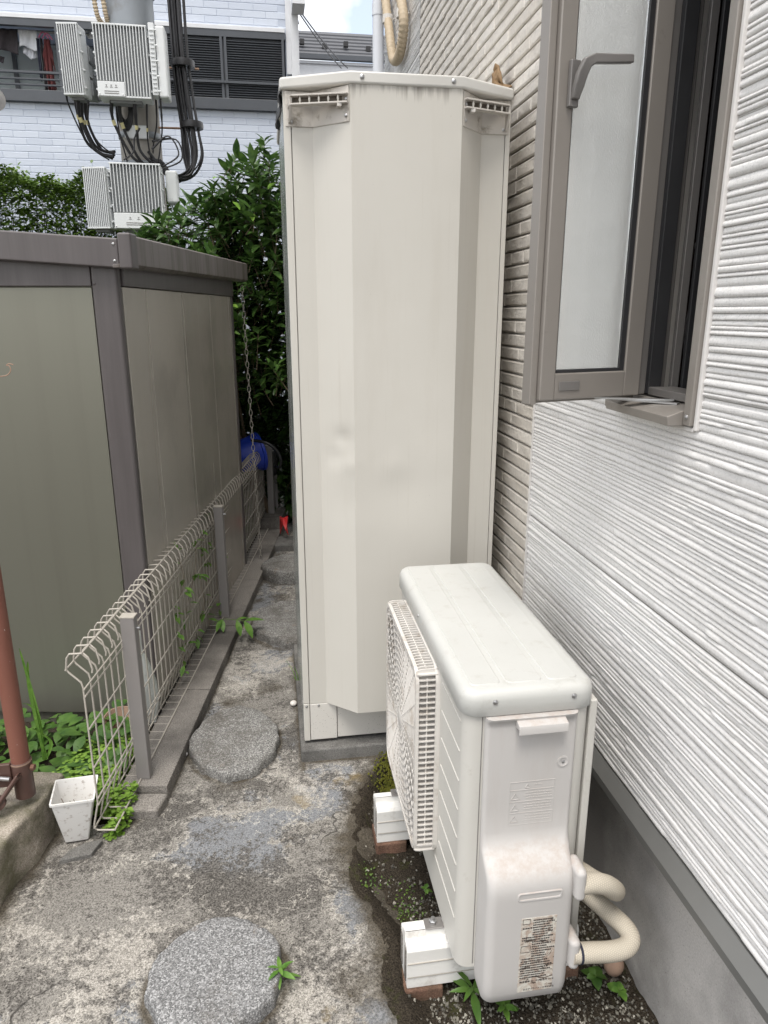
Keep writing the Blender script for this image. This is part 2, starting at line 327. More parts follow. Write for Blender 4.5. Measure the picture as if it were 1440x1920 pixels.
    leafm('moss', (.08, .09, .01), (.17, .17, .02), .9, 60)
    M['stem'] = simple("stem_bark", (.13, .095, .06), .8, .3, 30)
    M['greenstem'] = simple("green_stem", (.10, .17, .04), .6, .2, 30)
mats()
# ------------------------------------------------------------------ mesh building
OFF = {}
class MB:
    def __init__(s): s.v = []; s.f = []; s.uv = {}
    def add(s, vs, fs):
        o = len(s.v); s.v.extend(tuple(p) for p in vs); s.f.extend(tuple(i + o for i in q) for q in fs); return s
    def box(s, x0, x1, y0, y1, z0, z1):
        return s.add([(x0,y0,z0),(x1,y0,z0),(x1,y1,z0),(x0,y1,z0),(x0,y0,z1),(x1,y0,z1),(x1,y1,z1),(x0,y1,z1)],
                     [(0,3,2,1),(4,5,6,7),(0,1,5,4),(1,2,6,5),(2,3,7,6),(3,0,4,7)])
    def obox(s, c, ax, ay, az):
        c, ax, ay, az = Vector(c), Vector(ax), Vector(ay), Vector(az)
        vs = [c + ax * i + ay * j + az * k for k in (-1, 1) for (i, j) in ((-1,-1),(1,-1),(1,1),(-1,1))]
        return s.add(vs, [(0,3,2,1),(4,5,6,7),(0,1,5,4),(1,2,6,5),(2,3,7,6),(3,0,4,7)])
    def bar(s, p, q, w, h, up=(0,0,1)):
        p, q = Vector(p), Vector(q); d = q - p; u = Vector(up); sd = d.cross(u)
        if sd.length < 1e-6: sd = d.cross(Vector((1, 0, 0)))
        sd.normalize(); u = sd.cross(d).normalized()
        return s.obox((p + q) / 2, d / 2, sd * w / 2, u * h / 2)
    def tube(s, pts, r, n=8, caps=True, closed=False, uv=False):
        pts = [Vector(p) for p in pts]; m = len(pts); rr = r if hasattr(r, '__len__') else [r] * m
        o = len(s.v); T = []
        for i in range(m):
            a = pts[(i - 1) % m] if (closed or i > 0) else pts[i]; b = pts[(i + 1) % m] if (closed or i < m - 1) else pts[i]
            T.append((b - a).normalized())
        u = T[0].orthogonal().normalized(); 
        for i in range(m):
            u = (u - T[i] * u.dot(T[i])).normalized(); v = T[i].cross(u)
            for k in range(n):
                a = 2 * PI * k / n; s.v.append(tuple(pts[i] + (u * math.cos(a) + v * math.sin(a)) * rr[i]))
        L = 0
        for i in range(m if closed else m - 1):
            j = (i + 1) % m; seg = (pts[j] - pts[i]).length
            for k in range(n):
                k2 = (k + 1) % n
                if uv: s.uv[len(s.f)] = [(k / n * 2 * PI * rr[i], L), (k2 / n * 2 * PI * rr[i] if k2 else 2 * PI * rr[i], L), ((k + 1) / n * 2 * PI * rr[i], L + seg), (k / n * 2 * PI * rr[i], L + seg)]
                s.f.append((o + i * n + k, o + i * n + k2, o + j * n + k2, o + j * n + k))
            L += seg
        if caps and not closed:
            s.f.append(tuple(o + k for k in reversed(range(n)))); s.f.append(tuple(o + (m - 1) * n + k for k in range(n)))
        return s
    def prism(s, poly, z0, z1, axis='z'):
        n = len(poly); P = lambda a, b, c: {'z': (a, b, c), 'y': (a, c, b), 'x': (c, a, b)}[axis]
        vs = [P(a, b, z0) for a, b in poly] + [P(a, b, z1) for a, b in poly]
        return s.add(vs, [tuple(reversed(range(n))), tuple(range(n, 2 * n))] + [(i, (i + 1) % n, n + (i + 1) % n, n + i) for i in range(n)])
    def loft(s, rings, closed=True, cap0=True, cap1=True):
        n = len(rings[0]); o = len(s.v)
        for r in rings: s.v.extend(tuple(p) for p in r)
        for i in range(len(rings) - 1):
            for k in range(n if closed else n - 1):
                a = o + i * n + k; b = o + i * n + (k + 1) % n; s.f.append((a, b, b + n, a + n))
        if cap0: s.f.append(tuple(o + k for k in reversed(range(n))))
        if cap1: s.f.append(tuple(o + (len(rings) - 1) * n + k for k in range(n)))
        return s
    def lathe(s, prof, c=(0,0,0), n=24, axis=(0,0,1), caps=True):
        c = Vector(c); a = Vector(axis).normalized(); u = a.orthogonal().normalized(); v = a.cross(u)
        rings = [[c + a * h + (u * math.cos(2*PI*k/n) + v * math.sin(2*PI*k/n)) * r for k in range(n)] for r, h in prof]
        return s.loft(rings, True, caps, caps)
    def sph(s, c, rx, ry=None, rz=None, n=10, m=6):
        ry = ry or rx; rz = rz or rx; c = Vector(c); rings = []
        for i in range(1, m):
            t = PI * i / m; rings.append([c + Vector((rx*math.sin(t)*math.cos(2*PI*k/n), ry*math.sin(t)*math.sin(2*PI*k/n), -rz*math.cos(t))) for k in range(n)])
        return s.loft(rings)
    def grid(s, xs, ys, fn):
        o = len(s.v)
        for y in ys:
            for x in xs: s.v.append(tuple(fn(x, y)))
        n = len(xs)
        for j in range(len(ys) - 1):
            for i in range(n - 1):
                a = o + j * n + i; s.f.append((a, a + 1, a + 1 + n, a + n))
        return s
    def mesh(s, name, mat, off=(0,0,0), smooth=False, angle=35):
        me = bpy.data.meshes.new(name); ox, oy, oz = off
        me.from_pydata([(x - ox, y - oy, z - oz) for x, y, z in s.v], [], s.f); me.update()
        if mat: me.materials.append(M[mat] if isinstance(mat, str) else mat)
        if s.uv:
            ul = me.uv_layers.new(name="UVMap")
            for p in me.polygons:
                if p.index in s.uv:
                    for li, c in zip(p.loop_indices, s.uv[p.index]): ul.data[li].uv = c
        if smooth:
            me.polygons.foreach_set("use_smooth", [True] * len(me.polygons))
            if angle < 180: me.set_sharp_from_angle(angle=math.radians(angle))
        return me
    def build(s, name, mat, parent=None, smooth=False, bevel=0.0, seg=2, angle=35, origin=None, fix=True):
        off = OFF[parent.name] if parent else Vector(origin) if origin is not None else Vector((0, 0, 0))
        me = s.mesh(name, mat, off, smooth or bevel > 0, angle)
        if fix:
            b = bmesh.new(); b.from_mesh(me); bmesh.ops.recalc_face_normals(b, faces=b.faces); b.to_mesh(me); b.free()
            if smooth or bevel: me.set_sharp_from_angle(angle=math.radians(angle))
        o = bpy.data.objects.new(name, me); COL.objects.link(o)
        if parent: o.parent = parent
        else: o.location = off
        OFF[o.name] = off
        if bevel:
            m = o.modifiers.new("bevel", 'BEVEL'); m.width = bevel; m.segments = seg; m.limit_method = 'ANGLE'; m.angle_limit = math.radians(32); m.harden_normals = True
        return o
def tag(o, label=None, cat=None, group=None, kind=None):
    if label: o["label"] = label
    if cat: o["category"] = cat
    if group: o["group"] = group
    if kind: o["kind"] = kind
    return o
def thing(name, loc, label, cat, group=None):
    o = bpy.data.objects.new(name, None); COL.objects.link(o); o.location = loc; o.empty_display_size = .05; OFF[o.name] = Vector(loc)
    return tag(o, label, cat, group)
def inst(me, name, loc, parent=None, rot=None, scale=None):
    o = bpy.data.objects.new(name, me); COL.objects.link(o)
    if parent: o.parent = parent; o.location = Vector(loc) - OFF[parent.name]; OFF[o.name] = OFF[parent.name]
    else: o.location = loc
    if rot is not None: o.rotation_mode = 'QUATERNION' if isinstance(rot, Quaternion) else 'XYZ'; setattr(o, 'rotation_quaternion' if isinstance(rot, Quaternion) else 'rotation_euler', rot)
    if scale is not None: o.scale = scale if hasattr(scale, '__len__') else (scale,) * 3
    return o
def rrect(x0, x1, y0, y1, r, n=5):
    out = []
    for cx, cy, a0 in ((x1 - r, y1 - r, 0), (x0 + r, y1 - r, 90), (x0 + r, y0 + r, 180), (x1 - r, y0 + r, 270)):
        for k in range(n + 1):
            a = math.radians(a0 + 90 * k / n); out.append((cx + r * math.cos(a), cy + r * math.sin(a)))
    return out
def bez(p0, p1, p2, p3, n=14):
    p0, p1, p2, p3 = map(Vector, (p0, p1, p2, p3)); out = []
    for i in range(n + 1):
        t = i / n; out.append(p0 * (1-t)**3 + p1 * 3*t*(1-t)**2 + p2 * 3*t*t*(1-t) + p3 * t**3)
    return out
def smoothpath(pts, n=6):
    pts = [Vector(p) for p in pts]; out = []
    for i in range(len(pts) - 1):
        p0 = pts[max(i-1, 0)]; p1 = pts[i]; p2 = pts[i+1]; p3 = pts[min(i+2, len(pts)-1)]
        for k in range(n):
            t = k / n; out.append(.5 * ((2*p1) + (p2-p0)*t + (2*p0-5*p1+4*p2-p3)*t*t + (3*p1-p0-3*p2+p3)*t**3))
    out.append(pts[-1]); return out
def rod(name, mat, p, q, r, parent, n=8, smooth=True): return MB().tube([p, q], r, n).build(name, mat, parent, smooth)
def screw(c, axis, r, parent, mat='steel'):
    return MB().lathe([(r, 0), (r * .95, r * .35), (r * .55, r * .6), (0.0004, r * .62)], c, 12, axis).build('screw', mat, parent, True)

# ------------------------------------------------------------------ ground, soil, path
g = MB().box(-60, 60, -30, 90, -.5, -.09).build('ground', 'soil'); tag(g, 'dark earth ground spreading under and around the passage', kind='structure')
SOILB = [(.36, 2.2), (.326, 2.072), (.255, 1.983), (.185, 1.758), (.181, 1.592), (.227, 1.459), (.25, 1.39), (.227, 1.261), (.252, 1.167), (.27, .9), (.3, .2)]
def soil_edge(Y): return np.interp(Y, [p[1] for p in SOILB][::-1], [p[0] for p in SOILB][::-1])
FA = math.radians(8.4); FS = Vector((math.sin(FA), math.cos(FA), 0)); FN = Vector((math.cos(FA), -math.sin(FA), 0))
FP0 = Vector((-.461, 2.08, 0))
def fx(Y): return -.461 + math.tan(FA) * (Y - 2.08)           # fence line
def fpt(t, lat, z): p = FP0 + FS * t + FN * lat; return Vector((p.x, p.y, z))
def soilz(X, Y):
    X = np.asarray(X, float); Y = np.asarray(Y, float)
    b = -.004 - .040 * np.clip((X - soil_edge(Y)) / .05, 0, 1) * (Y < 2.12) - .04 * np.clip((soil_edge(Y) - .035 - X) / .05, 0, 1) + .02 * (fbm(X * 9, Y * 9, 2) - .5)
    return b + .012 * (fbm(X * 55, Y * 55, 5, 3) - .5)
def sheet(name, mat, xs, ys, zf):
    X, Y = np.meshgrid(xs, ys); Z = zf(X, Y); m = MB(); m.v = list(zip(X.ravel().tolist(), Y.ravel().tolist(), Z.ravel().tolist()))
    n = len(xs); m.f = [(j*n+i, j*n+i+1, j*n+n+i+1, j*n+n+i) for j in range(len(ys)-1) for i in range(n-1)]
    return m.build(name, mat, smooth=True, angle=180, fix=False)
tag(sheet('soil', 'soil', np.arange(.0, .86, .008), np.arange(.5, 2.5, .008), soilz), 'dark damp soil strip beside the house wall', kind='structure')
tag(sheet('planting_bed', 'soil', np.arange(-2.2, -.2, .03), np.arange(1.4, 7.2, .03), lambda X, Y: -.035 + .03 * (fbm(X * 6, Y * 6, 8) - .5) - .2 * np.clip((X - (-.461 + math.tan(FA) * (Y - 2.08)) - .02) / .06, 0, 1)), 'dark soil of the planting bed behind the fence', kind='structure')
KX = lambda Y: -.775 + .27 * (Y - 1.60)                        # kerb face line
def pathz(X, Y):
    base = .010 * (fbm(X * 1.6, Y * 1.6, 1) - .5) + .009 * (fbm(X * 7, Y * 7, 3) - .5) + .0035 * (fbm(X * 45, Y * 45, 4, 3) - .5)
    jag = .05 * (fbm(X * 7, Y * 7, 6) - .5) + .025 * (fbm(X * 30, Y * 30, 7) - .5)
    d = np.minimum(soil_edge(Y) + np.where(Y > 2.12, 3, 0) - X, 9) + jag
    bed = np.clip(((-.461 + math.tan(FA) * (Y - 2.08)) - .005 - X) / .02, 0, 1) * (Y > 1.94) * np.clip((Y - 1.94 + .25 * (X + .6)) / .03, 0, 1)
    return base - .09 * np.clip((.03 - d) / .16, 0, 1) - .10 * bed
tag(sheet('path', 'path', np.arange(-1.3, .80, .008), np.concatenate([np.arange(.35, 3.0, .008), np.arange(3.0, 5.9, .02)]), pathz), 'weathered patchy concrete path with cracks and lime stains', kind='structure')
_me = bpy.data.objects['path'].data; _n = len(_me.vertices); _c = np.empty(_n * 3, np.float32); _me.vertices.foreach_get('co', _c); _c = _c.reshape(-1, 3)
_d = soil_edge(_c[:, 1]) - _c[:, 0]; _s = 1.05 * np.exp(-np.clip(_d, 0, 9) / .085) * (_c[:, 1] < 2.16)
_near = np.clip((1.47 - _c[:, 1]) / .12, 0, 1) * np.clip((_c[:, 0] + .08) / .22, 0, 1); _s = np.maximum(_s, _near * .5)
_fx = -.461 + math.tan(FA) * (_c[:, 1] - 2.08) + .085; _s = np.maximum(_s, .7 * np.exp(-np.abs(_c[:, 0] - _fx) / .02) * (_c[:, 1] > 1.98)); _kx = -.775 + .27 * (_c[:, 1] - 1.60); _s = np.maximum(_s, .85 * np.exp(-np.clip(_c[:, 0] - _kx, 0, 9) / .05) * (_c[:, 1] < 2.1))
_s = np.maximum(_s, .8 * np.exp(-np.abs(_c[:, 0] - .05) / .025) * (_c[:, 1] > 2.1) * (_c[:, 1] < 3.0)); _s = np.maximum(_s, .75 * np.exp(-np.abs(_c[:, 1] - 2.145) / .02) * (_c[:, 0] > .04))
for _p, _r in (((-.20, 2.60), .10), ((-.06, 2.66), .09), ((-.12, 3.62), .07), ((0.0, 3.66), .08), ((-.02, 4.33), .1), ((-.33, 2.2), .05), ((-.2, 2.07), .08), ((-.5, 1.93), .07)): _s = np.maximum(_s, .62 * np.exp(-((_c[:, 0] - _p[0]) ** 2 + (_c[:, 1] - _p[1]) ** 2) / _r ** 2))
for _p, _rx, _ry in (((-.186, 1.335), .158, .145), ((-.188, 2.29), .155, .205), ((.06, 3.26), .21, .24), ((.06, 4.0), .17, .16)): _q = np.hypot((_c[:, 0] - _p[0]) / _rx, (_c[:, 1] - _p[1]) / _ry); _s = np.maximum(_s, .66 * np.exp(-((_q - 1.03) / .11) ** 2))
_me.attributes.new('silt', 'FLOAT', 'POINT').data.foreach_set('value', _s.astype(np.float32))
MB().box(-.14, .72, 4.43, 4.62, -.05, .045).build('step', 'slab', bevel=.012, seg=3)
tag(bpy.data.objects['step'], 'low concrete step crossing the path beyond the water tank', 'step')

def stone_disc(c, rx, ry, h, rot, seed, label, cut=None, mat='granite'):
    m = MB(); n = 72; rings = []
    R = lambda a, s: 1 + .055 * (float(vnoise(2.2 * math.cos(a) + seed, 2.2 * math.sin(a), 1)) - .5) * 2 + s * (float(vnoise(9 * math.cos(a) + seed, 9 * math.sin(a), 3)) - .5)
    for k, (s, z, rough) in enumerate(((1.0, -.03, .05), (1.005, .25 * h, .06), (1.0, .7 * h, .055), (.985, .93 * h, .045), (.955, 1.0 * h, .03), (.8, 1.02 * h, .01), (.5, 1.02 * h, .0), (.2, 1.02 * h, 0))):
        ring = []
        for i in range(n):
            a = 2 * PI * i / n; r = R(a, rough * 1.6) * s; x, y = rx * r * math.cos(a), ry * r * math.sin(a)
            if cut is not None: y = max(y, cut)
            X = c[0] + x * math.cos(rot) - y * math.sin(rot); Y = c[1] + x * math.sin(rot) + y * math.cos(rot)
            ring.append((X, Y, z + (.010 * (float(fbm(X * 14, Y * 14, seed, 4)) - .5) if z > 0 else 0)))
        rings.append(ring)
    m.loft(rings, True, True, True); o = m.build('stepping_stone', mat, smooth=True, angle=50, origin=(c[0], c[1], 0))
    return tag(o, label, 'stepping stone', 'stepping stones set in the path')
stone_disc((-.186, 1.335), .158, .145, .040, .3, 3, 'pale speckled granite stepping stone nearest the camera')
stone_disc((-.188, 2.29), .155, .205, .036, 0, 11, 'rough darker round stepping stone beside the corner of the tank slab', mat='worn')
stone_disc((.06, 3.26), .21, .24, .045, .2, 23, 'flat stepping stone half hidden behind the tank, second furthest along the path', mat='worn')
stone_disc((.06, 4.0), .17, .16, .075, .5, 31, 'thick rough stepping stone furthest along the path near the low step', mat='worn')

# gravel in the soil strip
m = MB(); OCT = [(1,0,0),(-1,0,0),(0,1,0),(0,-1,0),(0,0,1),(0,0,-1)]; OF = [(0,2,4),(2,1,4),(1,3,4),(3,0,4),(2,0,5),(1,2,5),(3,1,5),(0,3,5)]
pts = []
while len(pts) < 5200:
    if random.random() < .72: X, Y = random.uniform(.30, .79), random.uniform(.85, 1.55)
    else: X, Y = random.uniform(.2, .79), random.uniform(.85, 2.15)
    if X < soil_edge(Y) + .02: continue
    pts.append((X, Y))
P = np.array(pts); Z = soilz(P[:, 0], P[:, 1])
for (X, Y), z in zip(pts, Z):
    r = random.uniform(.0022, .0052) * (1.5 if random.random() < .12 else 1); q = Quaternion((random.random(), random.random(), random.random(), random.random())).normalized()
    m.add([q @ Vector((a*r*random.uniform(.7,1.2), b*r*random.uniform(.7,1.2), c*r*.8)) + Vector((X, Y, z + r*.3)) for a, b, c in OCT], OF)
tag(m.build('gravel', 'gravel', fix=False), 'fine dark gravel scattered on the soil strip', 'gravel', kind='stuff')
def pebble(c, r, mat, label, sc=(1,1,.75)):
    m = MB(); m.sph(c, r*sc[0], r*sc[1], r*sc[2], 12, 8); o = m.build('pebble', mat, smooth=True, angle=180, origin=c)
    return tag(o, label, 'pebble', 'loose pebbles')
p = onz(347, 1402, .012); pebble((p.x, p.y, .012), .013, 'clay', 'larger tan pebble beside the rough round stepping stone')
p = onz(347, 1412, .008); pebble((p.x, p.y - .005, .008), .010, 'caulk', 'small whitish pebble beside the rough round stepping stone')
p = onz(556, 1318, .012); pebble((p.x - .012, p.y, .012), .014, 'joint', 'pale pebble lodged against the side of the tank slab')
p = onz(1150, 1815, -.03); pebble((p.x, p.y, -.02), .028, 'clay', 'fist sized buff stone by the house foundation under the pipes', (.9, .8, 1.0))

# ------------------------------------------------------------------ left kerb
def lumpy_block(name, mat, p0, p1, wdt, z0, z1, amp, parent=None, origin=None, nx=10, ny=60, nz=10):
    """a long block from p0 to p1 whose right face is the line p0-p1, with an uneven surface"""
    p0 = Vector((p0[0], p0[1], 0)); p1 = Vector((p1[0], p1[1], 0)); d = (p1 - p0); L = d.length; d.normalize(); nrm = Vector((d.y, -d.x, 0))
    m = MB(); prof = []; r = .012
    for k in range(nz + 1): prof.append((0, z0 + (z1 - r - z0) * k / nz))
    for k in range(1, 4): a = PI/2*k/4; prof.append((-r + r*math.cos(a), z1 - r + r*math.sin(a)))
    for k in range(nx + 1): prof.append((-r - (wdt - r) * k / nx, z1))
    prof.append((-wdt, z0)); rings = []
    for j in range(ny + 1):
        t = L * j / ny; ring = []
        for lat, z in prof:
            q = p0 + d * t + nrm * lat; a = amp * (float(fbm(q.x * 16, q.y * 16, z * 16, 4)) - .5) * 2 + amp * .8 * (float(vnoise(q.x * 4, q.y * 4, z * 4 + 9)) - .5)
            e = 1 if lat > -wdt + .001 else 0
            q = q + nrm * a * (1 if z < z1 - .001 else .3) * e + d * (a * .8 if j in (0, ny) else 0)
            ring.append((q.x, q.y, z + (a * .8 if z > z1 - .003 else 0)))
        rings.append(ring)
    m.loft(rings, True, True, True)
    return m.build(name, mat, parent, True, angle=60, origin=origin)
o = lumpy_block('kerb', 'kerb', (KX(.9), .9), (KX(1.985), 1.985), .34, -.06, .155, .010, origin=(-.9, 1.4, 0), ny=90)
tag(o, 'thick mossy old concrete kerb block at the left edge of the path', 'kerb')
# fence curb: ribbed concrete blocks
def ribbed(t0, t1, w0, w1, z1, name='kerb_block', parent=None):
    m = MB(); poly = []; t = t0; k = 0; pitch = .021
    while t < t1 - .001:
        e = min(t + pitch * .78, t1); poly += [(w1, t), (w1, e)]
        if e < t1: poly += [(w1 - .006, min(e + .001, t1)), (w1 - .006, min(t + pitch - .001, t1))]
        t += pitch
    poly += [(w0, t1), (w0, t0)]; n = len(poly)
    vs = []
    for z in (-.05, z1):
        for lat, tt in poly: q = fpt(tt, lat, z); vs.append(q)
    m.add(vs, [tuple(reversed(range(n))), tuple(range(n, 2*n))] + [(i, (i+1) % n, n+(i+1) % n, n+i) for i in range(n)])
    return m.build(name, 'curb', parent)
cb = thing('fence_kerb', fpt(0, 0, 0), 'row of dark ribbed concrete kerb blocks under the mesh fence', 'kerb')
for k, (a, b) in enumerate(((-.05, .546), (.552, 1.148), (1.154, 1.75), (1.756, 2.352), (2.358, 2.72))): ribbed(a, b, -.06, .085, .05, parent=cb)
ribbed(2.726, 3.02, -.06, .085, .125, parent=cb)
MB().prism([tuple(fpt(t, l, 0)[:2]) for t, l in ((-.14, -.04), (-.14, .08), (-.056, .09), (-.056, -.06))], -.05, .032).build('end_block', 'curb', cb, bevel=.01, seg=2)
# ------------------------------------------------------------------ the house on the right
WX = .773
house = thing('house', (1.0, 1.5, 0), 'two-tone house wall on the right, white ribbed siding and beige brick siding', 'house')
WIN = (1.205, 1.505, 1.30, 2.36)                                # opening y0 y1 z0 z1
def siding_panel(y0, y1, z0, z1, dy, dz, seed, hole=None):
    """one ribbed siding board: uneven split ribs with real depth, facing -X"""
    rg = np.random.default_rng(seed)
    ys = np.arange(y0, y1 + dy * .5, dy); ys[-1] = y1
    bands = []; z = z0 + .002
    while z < z1 - .006:
        h = rg.choice([.007, .009, .0115, .0145, .019], p=[.22, .30, .26, .16, .06]); bands.append((z, min(z + h, z1 - .003))); z += h
    zs = [z0, z0 + .0038]; 
    prof = []                                                  # rows: (z, band index, height factor)
    rows = [(z0, -1, -1.0), (z0 + .0015, -1, -1.0)]
    for bi, (a, b) in enumerate(bands):
        h = b - a
        for f, q in (((.03, -.45), (.10, .85), (.34, 1.05), (.64, .80), (.90, .35), (.97, -.30)) if rg.random() < .65 else ((.04, -.45), (.12, .7), (.36, 1.0), (.70, 1.0), (.90, .70), (.97, -.40))): rows.append((a + h * f, bi, q))
    rows.append((z1 - .001, -1, -.5))
    D = np.zeros((len(rows), len(ys))); 
    lev = []
    for bi in range(len(bands)):
        cuts = np.sort(rg.uniform(y0, y1, int((y1 - y0) * 8) + 1)); vals = rg.uniform(-.5, 1.0, len(cuts) + 1); vals = np.where(rg.random(len(vals)) < .10, vals - 1.2, vals)
        lv = vals[np.searchsorted(cuts, ys)]; lev.append(lv * .0013 + .0034 + rg.uniform(-.0008, .0008))
    wob = [ .0012 * (fbm(ys * 5, bi * 3.7 + seed, 0, 3) - .5) for bi in range(len(bands))]
    m = MB(); V = []
    for ri, (z, bi, q) in enumerate(rows):
        if bi < 0: d = np.full(len(ys), -.0016 if q < -.9 else 0.0); zz = np.full(len(ys), z)
        else:
            d = lev[bi] * q + .0012 * (fbm(ys * 38, z * 160, seed, 3) - .5) * (1 if q > .3 else .3); zz = z + wob[bi]
        V.append(np.stack([WX - d, ys, zz], 1))
    V = np.concatenate(V); n = len(ys); m.v = [tuple(p) for p in V.tolist()]
    for j in range(len(rows) - 1):
        for i in range(n - 1):
            if hole:
                yc = (ys[i] + ys[i+1]) / 2; zc = (rows[j][0] + rows[j+1][0]) / 2
                if hole[0] < yc < hole[1] and hole[2] < zc < hole[3]: continue
            a = j * n + i; m.f.append((a, a + n, a + n + 1, a + 1))
    return m.build('siding_panel', 'siding', house, True, angle=70, fix=False)
Z0 = .4405; PH = .4555
for r in range(6):
    z0 = Z0 + r * PH
    siding_panel(.45 if r == 0 else .6, 2.022, z0, z0 + PH - .0005, .008, 0, 100 + r, (WIN[0], WIN[1], WIN[2], WIN[3]) if r in (1, 2, 3, 4) else None)
    siding_panel(-2.2, .448 if r == 0 else .598, z0, z0 + PH - .0015, .06, 0, 200 + r)
    if r >= 4: pass
for r in range(3, 10):
    siding_panel(3.815, 4.93, Z0 + r * PH, Z0 + (r + 1) * PH - .0015, .02, 0, 300 + r)
# backing wall with the window opening left free, upper wall, far corner
m = MB(); X0, X1 = WX + .006, WX + .12
m.box(X0, X1, -2.2, WIN[0], .41, 5.2); m.box(X0, X1, WIN[1], 4.93, .41, 5.2); m.box(X0, X1, WIN[0], WIN[1], .41, WIN[2]); m.box(X0, X1, WIN[0], WIN[1], WIN[3], 5.2)
m.box(X1 - .02, 5.0, 4.90, 4.93, .0, 5.2); m.box(X1 - .02, 5.0, -2.23, -2.2, .30, 5.2); m.box(.66, 5.1, -2.6, 5.3, 5.21, 5.35)
m.build('wall_core', 'joint', house)
MB().box(WX + .027, WX + .14, -2.2, 4.92, -.3, .40).build('foundation', 'foundation', house)
MB().prism([(WX + .03, .385), (WX - .020, .385), (WX - .024, .389), (WX - .024, .408), (WX - .004, .4375), (WX + .03, .4375)], -2.2, 2.02, 'y').build('flashing', 'flash', house)
MB().prism([(WX + .03, .386), (WX - .020, .386), (WX - .024, .390), (WX - .024, .408), (WX - .004, .4375), (WX + .03, .4375)], 2.023, 4.93, 'y').build('flashing', 'flash', house)
MB().box(WX - .0085, WX + .01, 2.0225, 2.0252, .44, 5.2).build('joint_strip', 'caulk', house); MB().box(WX - .004, WX + .01, 2.0254, 2.0295, .44, 5.2).build('joint_strip', 'flash', house)
MB().box(WX - .006, WX + .01, 3.807, 3.8145, .44, 5.2).build('joint_strip', 'flash', house)
# beige brick siding: every brick of its own
def brick_mesh(L, h, d, seed):
    rg = random.Random(seed); b = .003; m = MB()
    o = [(0, 0), (L, 0), (L, h), (0, h)]; nY = max(3, int(L / .035)); xs = [0] + [L * k / nY for k in range(1, nY)] + [L]
    back = []; rings = []
    rings.append([(0.004, y, z) for y, z in ((0,0),(L,0),(L,h),(0,h))]); rings.append([(-d + .003, y, z) for y, z in ((0,0),(L,0),(L,h),(0,h))])
    j = lambda: rg.uniform(-.0013, .0013)
    rings.append([(-d + j() * .5, y, z) for y, z in ((b,b+.001),(L-b,b+.001),(L-b,h-b-.002),(b,h-b-.002))])
    m.loft(rings, True, False, False)
    o = len(m.v); b0 = 8
    n = 6
    top = []; bot = []
    for k in range(1, n):
        m.v.append((-d + j(), b + (L - 2*b) * k / n, b + .001 + j() * .6)); m.v.append((-d + j() * 1.6, b + (L - 2*b) * k / n, h / 2 + j() * 3)); m.v.append((-d + j(), b + (L - 2*b) * k / n, h - b - .002 + j() * .6))
    col = [(b0, None, b0 + 3)] + [(o + 3*k, o + 3*k + 1, o + 3*k + 2) for k in range(n - 1)] + [(b0 + 1, None, b0 + 2)]
    for k in range(n):
        A, B = col[k], col[k+1]
        if A[1] is None: m.f += [(A[0], B[0], B[1]), (A[0], B[1], A[2]), (A[2], B[1], B[2])]
        elif B[1] is None: m.f += [(A[0], B[0], A[1]), (A[1], B[0], B[2]), (A[1], B[2], A[2])]
        else: m.f += [(A[0], B[0], B[1], A[1]), (A[1], B[1], B[2], A[2])]
    return m.mesh('brick', 'tile', smooth=True, angle=25)
CH = PH / 11; BH = CH - .0055
BL = {L: [brick_mesh(L / 1000, BH, .0075, L + s) for s in range(3)] for L in (110, 150, 190, 250, 310, 390)}
jc_ = MB(); rest = MB(); cnt = 0; rg = random.Random(5)
for c in range(-2 + 0, 74):
    z = Z0 + c * CH + .0028
    if z < .44: continue
    y = 2.031; jc_.box(WX - .0052, WX + .006, 2.030, 3.804, z + .002, z + BH - .003)
    while y < 3.80:
        L = rg.choice((110, 150, 190, 250, 250, 310, 310, 390)); Lm = L / 1000
        if y + Lm > 3.803: Lm = 3.803 - y; L = None
        if Lm < .03: break
        seen = (z > 2.05 and z < 3.35) or (y < 2.25 and z > .6 and z < 2.06)
        if seen and cnt < 300:
            if L: inst(rg.choice(BL[L]), 'brick', (WX, y, z), house)
            else:
                me = brick_mesh(Lm, BH, .0075, c); inst(me, 'brick', (WX, y, z), house)
            cnt += 1
        else:
            rest.box(WX - .0075, WX + .004, y, y + Lm, z, z + BH)
        y += Lm + .0040
jc_.build('joint_courses', 'joint', house, fix=False)['kind'] = 'stuff'
o = rest.build('brick_field', 'tile', house, fix=False); tag(o, kind='stuff')

# ------------------------------------------------------------------ window with its opened sash
wy0, wy1, wz0, wz1 = WIN
wf = MB()
wf.box(WX - .017, WX + .09, wy0 - .004, wy0 + .020, wz0 - .004, wz1)
win = wf.build('window_frame', 'sash', house, bevel=.0025)
MB().box(WX - .036, WX + .09, wy1 - .022, wy1 + .004, wz0 - .004, wz1).build('jamb', 'sash', win, bevel=.0025)
MB().box(WX - .038, WX + .09, wy0 - .004, wy1 + .004, wz1 - .02, wz1 + .012).build('head', 'sash', win, bevel=.0025)
MB().prism([(WX + .09, wz0 - .006), (WX - .045, wz0 - .006), (WX - .048, wz0 + .012), (WX - .02, wz0 + .022), (WX + .09, wz0 + .028)], wy0 + .0205, wy1 - .0225, 'y').build('sill', 'sash', win, bevel=.002)
MB().box(WX - .010, WX + .012, wy0 - .0145, wy0 - .0045, wz0 - .012, wz1).build('caulk', 'caulk', win, bevel=.003)
MB().box(WX - .009, WX + .012, wy0 - .004, wy1, wz0 - .016, wz0 - .0065).build('caulk', 'caulk', win, bevel=.003)
screw((WX - .017, wy0 + .008, wz0 + .012), (-1, 0, 0), .005, win)
